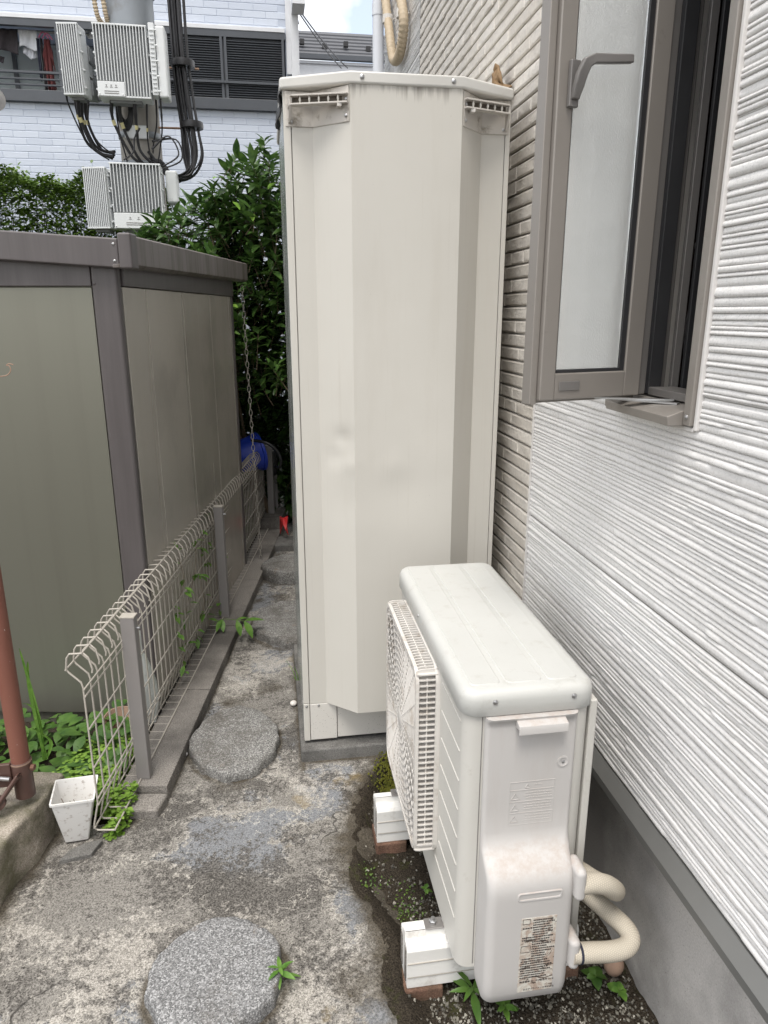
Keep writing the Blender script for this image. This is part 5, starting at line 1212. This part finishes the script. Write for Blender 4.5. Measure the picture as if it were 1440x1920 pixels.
# ------------------------------------------------------------------ utility pole and the radio units on it
PX, PY = -.815, 5.52
pole = thing('utility_pole', (PX, PY, 0), 'grey utility pole with steel sleeve carrying white radio units', 'utility pole')
MB().lathe([(.150, -.1), (.132, 2.95)], (PX, PY, 0), 28).build('shaft', 'polecon', pole, True, angle=60)
MB().lathe([(.147, 3.26), (.149, 3.30), (.149, 4.6)], (PX, PY, 0), 32, caps=True).build('sleeve', 'polegrey', pole, True, angle=60)
MB().lathe([(.130, 2.95), (.1305, 3.26)], (PX, PY, 0), 28).build('neck', 'polegrey', pole, True, angle=60)
MB().lathe([(.150, 0), (.168, .004), (.170, .05), (.150, .055)], (PX, PY, 3.475), 32).build('band', 'louver', pole, True, angle=40)
for z in (2.62, 2.44): 
    MB().lathe([(.139, 0), (.142, .004), (.142, .034), (.139, .038)], (PX, PY, z), 28).build('band', 'polegrey', pole, True, angle=40)
MB().box(PX - .075, PX + .075, PY - .165, PY - .14, 2.60, 2.68).build('junction_box', 'unit', pole, bevel=.006)
for z in (3.06, 2.70): MB().tube([(PX, PY - .02, z), (PX + .42, PY - .05, z - .005)], .007, 8).build('arm_bolt', 'clay', pole)
def unit(c, w_, h, d, yaw, nf, label, plate=None, tilt=0.0):
    """finned radio unit: casing, individual cooling fins on the front, lugs and bolts; c = centre of the front face"""
    t = thing('radio_unit', c, label, 'radio unit', 'white radio units on the pole'); c = Vector(c)
    R_ = Matrix.Rotation(yaw, 3, 'Z') @ Matrix.Rotation(tilt, 3, 'X'); ex, ey, ez = R_ @ Vector((1, 0, 0)), R_ @ Vector((0, 1, 0)), R_ @ Vector((0, 0, 1))
    P_ = lambda x, y, z: c + ex * x + ey * y + ez * z
    def bx(x0, x1, y0, y1, z0, z1, nm, mt, par=t, bev=.003): m = MB(); m.obox(P_((x0+x1)/2, (y0+y1)/2, (z0+z1)/2), ex*(x1-x0)/2, ey*(y1-y0)/2, ez*(z1-z0)/2); return m.build(nm, mt, par, bevel=bev)
    W2, H2 = w_/2, h/2
    bx(-W2, W2, .028, d, -H2, H2, 'casing', 'unit', bev=.010)
    bx(-W2 + .006, W2 - .006, .022, .0275, -H2 + .006, H2 - .006, 'fin_bed', 'unitdark', bev=0)
    fm = MB(); fl = h - .02; pitch = (w_ - .014) / nf
    zcut = plate[1] if plate else None
    for k in range(nf + 1):
        x = -W2 + .007 + pitch * k; z0 = -H2 + .01
        if plate and x < plate[0] - W2: z0 = -H2 + plate[1] + .008
        m = MB(); m.obox(P_(x, .012, (z0 + H2 - .01)/2), ex * .0022, ey * .012, ez * ((H2 - .01 - z0)/2)); m.build('fin', 'unit', t)
    for zz in ((-H2, -H2 + .010), (H2 - .010, H2)): bx(-W2, W2, .002, .0275, zz[0], zz[1], 'end_rim', 'unit', bev=.002)
    if plate:
        pl = bx(-W2 + .004, -W2 + plate[0], -.006, .027, -H2 + .003, -H2 + plate[1], 'cover_plate', 'unit'); pw = plate[0]
        m = MB(); x0 = -W2 + pw * .26; x1 = -W2 + pw * .78; zc = -H2 + plate[1] * .62
        for q_ in range(3):
            xx = x0 + (x1 - x0) * (q_ + .5) / 3; m.obox(P_(xx, -.0068, zc), ex * .009, ey * .0006, ez * .0012); m.obox(P_(xx, -.0068, zc + .012), ex * .005, ey * .0006, ez * .0012); m.obox(P_(xx, -.0068, zc + .006), ex * .0012, ey * .0006, ez * .006)
        for zz in (-.022, -.034): m.obox(P_((x0+x1)/2, -.0068, zc + zz), ex * (x1-x0)*.5, ey * .0006, ez * .0022)
        m.build('warning_print', 'sashgrey', pl, fix=False)
        for sx in (-W2 + .014, -W2 + pw - .012): screw(P_(sx, -.006, -H2 + .014), -ey, .004, pl)
    for sx in (-1, 1):
        for k in range(4):
            m = MB(); m.tube([P_(sx * (W2 + .004), .028, -H2 + h * (.12 + .25 * k)), P_(sx * (W2 + .004), .055, -H2 + h * (.12 + .25 * k))], .006, 8); m.build('lug', 'unit', t)
    bx(-.05, .05, d, d + .10, -.05, .05, 'mount_bracket', 'unit')
    bx(-W2 * .6, W2 * .6, d * .4, d * .95, -H2 - .016, -H2 + .002, 'connector_block', 'unitdark')
    return P_
up = ony(228, 114, 5.14); UA = unit(up, .318, .405, .15, .02, 17, 'largest finned white radio unit at the front of the pole, upper row', (.165, .085), -.02)
ul = ony(131, 110, 5.12); UB = unit(ul, .125, .385, .15, -.12, 8, 'narrow finned radio unit turned aside, upper left of the pole', None, .03)
lo = ony(257, 368, 5.14); UC = unit(lo, .315, .395, .15, .03, 15, 'wide finned white radio unit low on the pole with a cover plate', (.30, .095), 0)
ll = ony(180, 371, 5.14); UD = unit(ll, .150, .365, .13, -.22, 11, 'narrow finned radio unit low on the left of the pole', None, 0)
# smooth boxes beside them
def sbox2(c, w_, h, d, label, ribs=True):
    t = thing('equipment_box', c, label, 'equipment box', 'plain boxes on the pole'); c = Vector(c)
    MB().box(c.x - w_/2, c.x + w_/2, c.y, c.y + d, c.z - h/2, c.z + h/2).build('casing', 'unit', t, bevel=.014, seg=3)
    if ribs:
        MB().box(c.x - w_/2 - .036, c.x - w_/2 - .001, c.y - .01, c.y + d*.7, c.z - h/2 + .01, c.z + h/2 + .008).build('hinge_strip', 'unit', t, bevel=.004)
        for k in range(15): MB().box(c.x - w_/2 - .030, c.x - w_/2 - .006, c.y - .016, c.y - .0098, c.z - h*.43 + k*h*.06, c.z - h*.43 + k*h*.06 + .006).build('rib', 'unit', t)
        for k in range(5): MB().tube([(c.x - w_/2 - .002, c.y - .014, c.z - h*.42 + k*h*.21), (c.x - w_/2 + .012, c.y - .014, c.z - h*.42 + k*h*.21)], .005, 8).build('hinge_pin', 'unit', t)
    MB().box(c.x - .04, c.x + .01, c.y + d, c.y + d + .1, c.z - .04, c.z + .04).build('mount_bracket', 'unit', t)
b = ony(303, 116, 5.16); sbox2(b, .060, .40, .14, 'plain white box with ribbed hinge beside the largest radio unit', True)
b = ony(322, 350, 5.25); sbox2(b, .075, .20, .12, 'small plain white box low on the right of the pole', False)
br = thing('antenna_bracket', ony(160, 150, 5.3), 'grey folded steel bracket between the upper radio units', 'bracket'); m = MB()
for x, y, hw in ((157, 100, .035), (163, 165, .04)): p_ = ony(x, y, 5.26); m.box(p_.x - hw, p_.x + hw, p_.y, p_.y + .15, p_.z - .045, p_.z + .045)
p0_ = ony(150, 105, 5.35); p1_ = ony(190, 190, 5.4); m.bar(p0_, p1_, .06, .05); m.bar((p0_.x, p0_.y + .03, p0_.z - .02), (PX, PY - .05, p0_.z - .02), .06, .05); m.build('arms', 'unitdark', br, bevel=.006)
# cables
rgc = random.Random(11)
cbl = thing('cable_bundle', (PX + .3, PY, 2.4), 'thick bundle of black cables strapped along the right of the pole', 'cables')
for k in range(15):
    dx = rgc.uniform(-.045, .06); dy = rgc.uniform(-.04, .05); x0 = ony(326, 0, 5.4).x; r = rgc.choice((.006, .0075, .0095))
    pts = [(x0 + dx * 1.1, 5.40 + dy, 4.4), (x0 + dx * .9 + .004, 5.40 + dy, 3.25), (x0 + dx + .012, 5.40 + dy, 2.95), (x0 + dx * 1.05 + .035, 5.40 + dy, 2.68), (x0 + dx * 1.1 + .035 + rgc.uniform(0, .02), 5.40 + dy, 2.52), (x0 + dx * .4 + .025, 5.38 + dy, 2.42 - rgc.uniform(0, .035)), (x0 - .07, 5.37 + dy, 2.39 - rgc.uniform(0, .04)), (x0 - .16, 5.39, 2.42 + rgc.uniform(-.02, .06)), (PX + .06, 5.40, 2.46 + rgc.uniform(-.03, .08))]
    MB().tube(smoothpath(pts, 5), r, 6).build('cable', 'cable', cbl, True, angle=180)
for z, dx in ((3.06, .0), (2.70, .03)): MB().lathe([(.075, -.02), (.078, 0), (.075, .02)], (ony(330, 0, 5.4).x + .015 + dx, 5.405, z), 18).build('strap', 'cable', cbl, True)
jc = thing('jumper_cables', (PX, PY - .2, 2.4), 'black jumper cables drooping between the radio units', 'cables')
J = [((210, 182), (212, 225), (245, 290), (268, 308)), ((224, 178), (228, 230), (262, 300), (288, 312)), ((217, 178), (222, 240), (238, 300), (240, 312)), ((252, 182), (256, 235), (262, 280), (283, 305)), ((275, 180), (276, 240), (278, 270), (285, 305)), ((292, 180), (294, 230), (288, 270), (286, 308)), ((300, 180), (304, 240), (300, 280), (296, 310)),
     ((124, 172), (130, 200), (165, 270), (205, 300)), ((140, 172), (146, 215), (165, 270), (212, 298)), ((146, 176), (150, 220), (178, 280), (214, 294)), ((152, 180), (156, 225), (180, 275), (215, 288)), ((160, 185), (163, 225), (190, 280), (216, 284)), ((166, 188), (166, 230), (185, 268), (216, 292)),
     ((262, 240), (252, 260), (250, 285), (232, 300)), ((285, 265), (330, 262), (340, 300), (300, 318)), ((285, 280), (315, 255), (335, 290), (305, 312))]
for k, q in enumerate(J):
    Y = 5.20 + .10 * (k % 3) * .5; pts = [ony(x, y, Y + .05 * i * (1 if k < 13 else 0)) for i, (x, y) in enumerate(q)]; r = .0092 if k in (0, 1, 3, 8, 9, 10, 11) else .0050
    path = smoothpath(pts, 6); thick = [r * (1.35 if i < 5 else 1) for i in range(len(path))]; c_ = MB().tube(path, thick, 7).build('cable', 'cable', jc, True, angle=180)
    if k in (0, 1, 3, 4, 8, 9, 10, 11): j = 6; MB().tube([path[j], path[j+1]], r * 1.25, 8).build('tag', 'yellow', c_)
lo_ = MB()
for k in range(8): a = .05 + .006 * k; lo_.tube([(PX - .06 + math.cos(t_) * a * .55, PY - .17, 2.78 + math.sin(t_) * a * 1.5) for t_ in [2*PI*i/20 for i in range(20)]], .0045, 5, closed=True)
lo_.build('coil', 'cable', jc, True, angle=180)
hc = thing('spiral_hose', ony(180, 0, 5.4), 'striped spiral cable cover entering from above on the left of the pole', 'cable cover')
for dx in (0, 16):
    a = ony(172 + dx, -30, 5.40); b_ = ony(183 + dx, 30, 5.42); c_ = ony(200 + dx*.4, 52, 5.5); path = smoothpath([a, b_, c_], 40); MB().tube(path, [.016 if i % 4 < 2 else .0125 for i in range(len(path))], 10).build('cover', 'cond', hc, True, angle=30)

# ------------------------------------------------------------------ white neighbour house with balcony
NY = 7.5
nh = thing('house', (-1.2, NY, 0), 'white brick-sided neighbour house with a black louvred balcony', 'house')
m = MB(); BZ0, BZ1, BXR = 3.36, 3.95, .245
m.box(-6, .30, NY, NY + .1, -.1, BZ0); m.box(-6, .30, NY, NY + .1, BZ1, 6.2); m.box(BXR + .002, .30, NY, NY + .1, BZ0, BZ1); m.box(.27, .30, NY + .1, NY + 6, -.1, 6.2); m.box(-6, .29, NY + 1.3, NY + 1.4, 3.0, 4.4); m.box(-6, .29, NY + .1, NY + 1.3, 3.30, 3.36); m.box(-6, .29, NY + .1, NY + 1.3, 4.0, 4.06); m.build('wall_core', 'nmortar', nh)
bw, bh_ = .218, .0575
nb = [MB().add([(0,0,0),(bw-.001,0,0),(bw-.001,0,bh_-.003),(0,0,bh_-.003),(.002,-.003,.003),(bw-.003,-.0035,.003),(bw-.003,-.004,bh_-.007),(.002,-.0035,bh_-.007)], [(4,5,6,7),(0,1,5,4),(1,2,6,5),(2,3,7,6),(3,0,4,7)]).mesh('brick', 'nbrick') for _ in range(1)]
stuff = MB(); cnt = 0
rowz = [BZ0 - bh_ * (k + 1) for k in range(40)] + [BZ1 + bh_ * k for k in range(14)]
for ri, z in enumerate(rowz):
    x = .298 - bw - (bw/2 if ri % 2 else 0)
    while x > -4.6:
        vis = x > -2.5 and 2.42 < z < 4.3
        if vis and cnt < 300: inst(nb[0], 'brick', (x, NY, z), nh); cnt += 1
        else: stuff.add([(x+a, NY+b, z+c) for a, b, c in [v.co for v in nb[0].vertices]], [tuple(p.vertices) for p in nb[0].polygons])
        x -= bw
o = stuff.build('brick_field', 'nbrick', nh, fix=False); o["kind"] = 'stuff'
MB().box(-5, BXR, NY - .05, NY - .001, BZ0 - .06, BZ0 + .035).build('balcony_beam', 'louver', nh, bevel=.004)
MB().box(-5, BXR, NY - .05, NY - .001, BZ1 - .005, BZ1 + .03).build('balcony_head', 'trim', nh, bevel=.004)
MB().box(-5, BXR, NY - .045, NY - .001, BZ1 - .06, BZ1 - .0055).build('balcony_head_beam', 'louver', nh)
# louvred screens
lx0, lx1 = -.86, BXR - .012
for a, b_ in ((lx0, (lx0+lx1)/2 - .008), ((lx0+lx1)/2 + .008, lx1)):
    m = MB(); 
    sc = MB().box(a, a + .022, NY - .045, NY - .005, BZ0 + .0355, BZ1 - .0605).build('louver_screen', 'louver', nh); MB().box(b_ - .022, b_, NY - .045, NY - .005, BZ0 + .0355, BZ1 - .0605).build('stile', 'louver', sc); z = BZ0 + .05; sl = MB(); sl.add([(a+.0225, NY-.040, 0), (b_-.0225, NY-.040, 0), (b_-.0225, NY-.012, .016), (a+.0225, NY-.012, .016), (a+.0225, NY-.040, .003), (b_-.0225, NY-.040, .003), (b_-.0225, NY-.012, .019), (a+.0225, NY-.012, .019)], [(0,3,2,1),(4,5,6,7),(0,1,5,4),(1,2,6,5),(2,3,7,6),(3,0,4,7)]); sme = sl.mesh('slat', 'louver', (0, 0, 0))
    while z < BZ1 - .075: inst(sme, 'slat', (0, 0, z), sc); z += .0195
MB().box(lx0, lx1, NY - .062, NY - .047, BZ0 + .155, BZ0 + .175).build('hand_rail', 'louver', nh)
MB().box(lx0, lx1, NY - .013, NY - .006, BZ0 + .036, BZ1 - .061).build('screen_backing', 'louver', nh)
for z, h in ((BZ0 + .165, .018), (BZ0 + .115, .010), (BZ0 + .070, .010)): MB().box(-5, lx0 - .001, NY - .05, NY - .02, z, z + h).build('hand_rail', 'louver', nh)
for x in (-.95, -1.75, -2.65, -3.5): MB().box(x, x + .03, NY - .048, NY - .022, BZ0 + .0355, BZ1 - .0605).build('balcony_post', 'louver', nh)
m = MB(); 
wn = MB().box(-4, -.9, NY + .75, NY + .779, BZ0 + .01, BZ1 + .04).build('balcony_window', 'curtain', nh)
for x in (-3.4, -2.35, -1.5, -.95): MB().box(x, x + .04, NY + .73, NY + .749, BZ0 + .01, BZ1 + .04).build('window_bar', 'louver', wn)
MB().box(.255, .305, NY - .02, NY - .0085, 3.62, 6.2).build('corner_trim', 'trim', nh, bevel=.003)
MB().tube([(.335, NY - .02, 3.0), (.335, NY - .02, 3.66)], .012, 8).build('down_wire', 'polegrey', nh)
MB().box(.300, .37, NY - .06, NY + .03, 3.58, 6.2).build('meter_duct', 'trim', nh, bevel=.005)
MB().box(-6.2, .42, NY - .5, NY + 6, 6.2, 6.35).build('roof', 'slate', nh)
p_ = ony(572, 8, NY - .3); MB().box(.31, p_.x, NY - .31, NY - .06, p_.z, p_.z + .10).build('eave', 'trim', nh)
# laundry pole and clothes
LY = NY + .14
z_l = ony(0, 56, LY).z
lp = MB().tube([(-4.2, LY, z_l), (-.9, LY, z_l + .0)], .014, 10).build('laundry_pole', 'steel', origin=(-2.5, LY, z_l), smooth=True, angle=40); tag(lp, 'horizontal metal laundry pole across the neighbour balcony', 'laundry pole')
def garment(x0, x1, y0, y1, mat, label, cat, sleeves=False, amp=.012, dy=0.0, taper=0.0):
    a = ony(x0, y0, LY + dy); b_ = ony(x1, y1, LY + dy); W_ = b_.x - a.x; Hh = a.z - b_.z; m = MB(); ph = random.uniform(0, 6)
    def fn(u, v): 
        c = .5 + (u - .5) * (1 + taper * (v - .3)); return (a.x + W_ * c, LY + dy + amp * math.sin(u * 9 + ph + v * 1.5) * (.3 + v) + amp * .5 * math.sin(u * 21 + v * 4), a.z - Hh * v - .02 * math.cos(u * 5 + ph) * v)
    m.grid([i/16 for i in range(17)], [j/10 for j in range(11)], fn)
    if sleeves:
        for s_ in (-1, 1):
            def fs(u, v): x = a.x + (W_ if s_ > 0 else 0) + s_ * (u * W_ * .42); return (x - s_ * .004, LY + dy - .004 + .01 * math.sin(v * 6 + u * 4), a.z - Hh * (.03 + .30 * u + v * .30))
            m.grid([i/5 for i in range(6)], [j/4 for j in range(5)], fs)
    o = m.build('garment', mat, smooth=True, angle=180, origin=(a.x + W_/2, LY, a.z)); sm = o.modifiers.new('t', 'SOLIDIFY'); sm.thickness = .008; tag(o, label, cat, 'laundry on the balcony'); return o
garment(-20, 36, 52, 100, 'c_dark', 'black top hung at the left end of the balcony laundry', 'garment', False, .015, -.03)
garment(14, 30, 56, 76, 'c_grey', 'small grey cloth beside the white towel on the laundry pole', 'garment')
garment(33, 72, 54, 92, 'c_white', 'white towel draped over the balcony laundry pole', 'towel', False, .01, -.04)
garment(44, 70, 88, 108, 'c_white', 'white undershirt hem below the towel on the balcony', 'garment', False, .015, .02)
garment(68, 80, 72, 150, 'c_navy', 'navy shirt hung edge-on between white towel and maroon shirt', 'garment', False, .02, -.05)
garment(76, 88, 72, 168, 'c_dark', 'black long garment beside the maroon shirt on the balcony', 'garment', False, .02, -.02)
garment(82, 104, 74, 172, 'c_maroon', 'maroon shirt hanging on the balcony next to the left radio unit', 'shirt', True, .02, -.06, .2)
garment(-30, 8, 104, 116, 'c_dark', 'dark round-edged cloth low at the left end of the balcony', 'garment', False, .02, .03)
garment(150, 178, 46, 70, 'c_white', 'pale cloth glimpsed between the two upper radio units', 'garment', False, .01)
for k, (x, y) in enumerate(((80, 60), (87, 62))):
    a = ony(x, y, LY - .06); o = MB().tube(smoothpath([a + Vector((-.04, 0, -.045)), a + Vector((0, 0, .0)), a + Vector((.045, 0, -.05))], 5), .005, 6).build('clothes_hanger', 'c_pink', origin=a, smooth=True); tag(o, ('pink clothes hanger above the navy shirt on the balcony', 'pink clothes hanger directly above the maroon shirt on the balcony')[k], 'hanger', 'pink hangers')
# ------------------------------------------------------------------ far house roof, power lines
FY = 14.0
fh = thing('house', (1.4, FY, 0), 'far house with a dark slate roof between the white house and downpipe', 'house')
za, zb = ony(600, 60, FY + 1.2).z, ony(600, 104, FY).z; nrow = 7
MB().box(-1.5, 4.6, FY + .35, FY + 4, -.1, zb - .12).build('wall', 'trim', fh)
for k in range(nrow):
    y0 = FY + 1.2 * k / nrow; z0 = zb + (za - zb) * k / nrow; y1 = FY + 1.2 * (k + 1) / nrow + .05; z1 = zb + (za - zb) * (k + 1) / nrow + .018
    MB().add([(-1.6, y0, z0), (4.8, y0, z0), (4.8, y1, z1), (-1.6, y1, z1), (-1.6, y0, z0 + .02), (4.8, y0, z0 + .02), (4.8, y1, z1 + .004), (-1.6, y1, z1 + .004)], [(0,3,2,1),(4,5,6,7),(0,1,5,4),(1,2,6,5),(2,3,7,6),(3,0,4,7)]).build('shingle_course', 'slate', fh)
MB().box(-1.6, 4.8, FY - .08, FY - .005, zb - .08, zb + .01).build('eave_gutter', 'louver', fh, bevel=.01)
MB().box(-1.55, 4.7, FY - .02, FY + .35, zb - .13, zb - .09).build('soffit', 'trim', fh)
MB().box(-1.55, 4.7, FY + .02, FY + .08, zb - .32, zb - .131).build('fascia', 'trim', fh)
for x, y in ((566, 82), (608, 91), (648, 87), (690, 96)): p_ = ony(x, y, FY + .35); MB().box(p_.x - .04, p_.x + .04, FY + .28, FY + .36, p_.z - .02, p_.z + .06).build('snow_guard', 'black', fh)
for k, (x0, y0, x1, y1) in enumerate(((545, 0, 640, 128), (555, 10, 652, 128), (552, -5, 560, 45))):
    a = ony(x0, y0, 9.0); b_ = ony(x1, y1, 12.5 if k < 2 else 9.0); o = MB().tube(bez(a, a.lerp(b_, .33) - Vector((0, 0, .05)), a.lerp(b_, .66) - Vector((0, 0, .05)), b_), .008, 6).build('power_line', 'cable', origin=a, smooth=True)
    tag(o, ('upper thin black overhead wire crossing the far roof', 'lower thin black overhead wire crossing the far roof', 'short wire hanging from the corner of the white house')[k], 'wire')
# ------------------------------------------------------------------ downpipe and conduit at the far corner of the house
dp = onx(709, 60, .70); t = thing('downpipe', (dp.x, dp.y, 0), 'white rain downpipe at the far corner of the house', 'downpipe')
MB().tube([(.70, dp.y, -.1), (.70, dp.y, 5.2)], .033, 20).build('pipe', 'downpipe', t, True); MB().lathe([(.0355, 0), (.0355, .06)], (.70, dp.y, onx(709, 30, .70).z), 20).build('coupling', 'downpipe', t, True, angle=40)
MB().tube([(.70, dp.y, 2.98), (.775, dp.y, 2.98)], .008, 8).build('bracket', 'downpipe', t)
cdx = .735; pts = [onx(x, y, cdx) for x, y in ((719, -60), (723, 0), (730, 60), (735, 100), (739, 113), (746, 110), (753, 85), (757, 40), (752, 0), (746, -40))]
path = smoothpath(pts, 16); cd = thing('conduit', pts[4], 'beige corrugated conduit looping down the far end of the house wall', 'conduit')
MB().tube(path, [.026 if i % 3 else .0225 for i in range(len(path))], 12).build('hose', 'cond', cd, True, angle=40)
for x, y in ((727, 36), (754, 25)): p_ = onx(x, y, cdx); MB().lathe([(.030, -.02), (.030, .02)], p_, 14).build('clamp', 'joint', cd, True, angle=40); MB().tube([p_, p_ + Vector((.04, 0, 0))], .008, 8).build('clamp_arm', 'joint', cd)
# ------------------------------------------------------------------ small things at the left edge
hk = [ony(x, y, 1.6) for x, y in ((-14, 706), (0, 706), (14, 703), (20, 694), (17, 686), (12, 685), (17, 682), (25, 684))]
o = MB().tube(smoothpath(hk, 6), .0011, 6).build('wire_hook', 'clay', origin=hk[0], smooth=True); tag(o, 'thin bent brass wire at the left edge in front of the shed', 'wire')
rodp = [ony(-14, 706, 1.6), ony(-60, 690, 1.6), Vector((px, py, ony(-60, 690, 1.6).z))]
ds = ony(-14, 186, 1.8); m = MB(); m.lathe([(.022, 0), (.024, .003), (.024, .008), (.015, .012), (.002, .013)], ds, 20, (.6, -.8, 0)); m.tube([ds, (px, py, ds.z)], .006, 8)
tag(m.build('pole_fitting', 'steel', smooth=True, angle=40, origin=ds), 'round metal fitting poking in at the upper left edge', 'fitting')
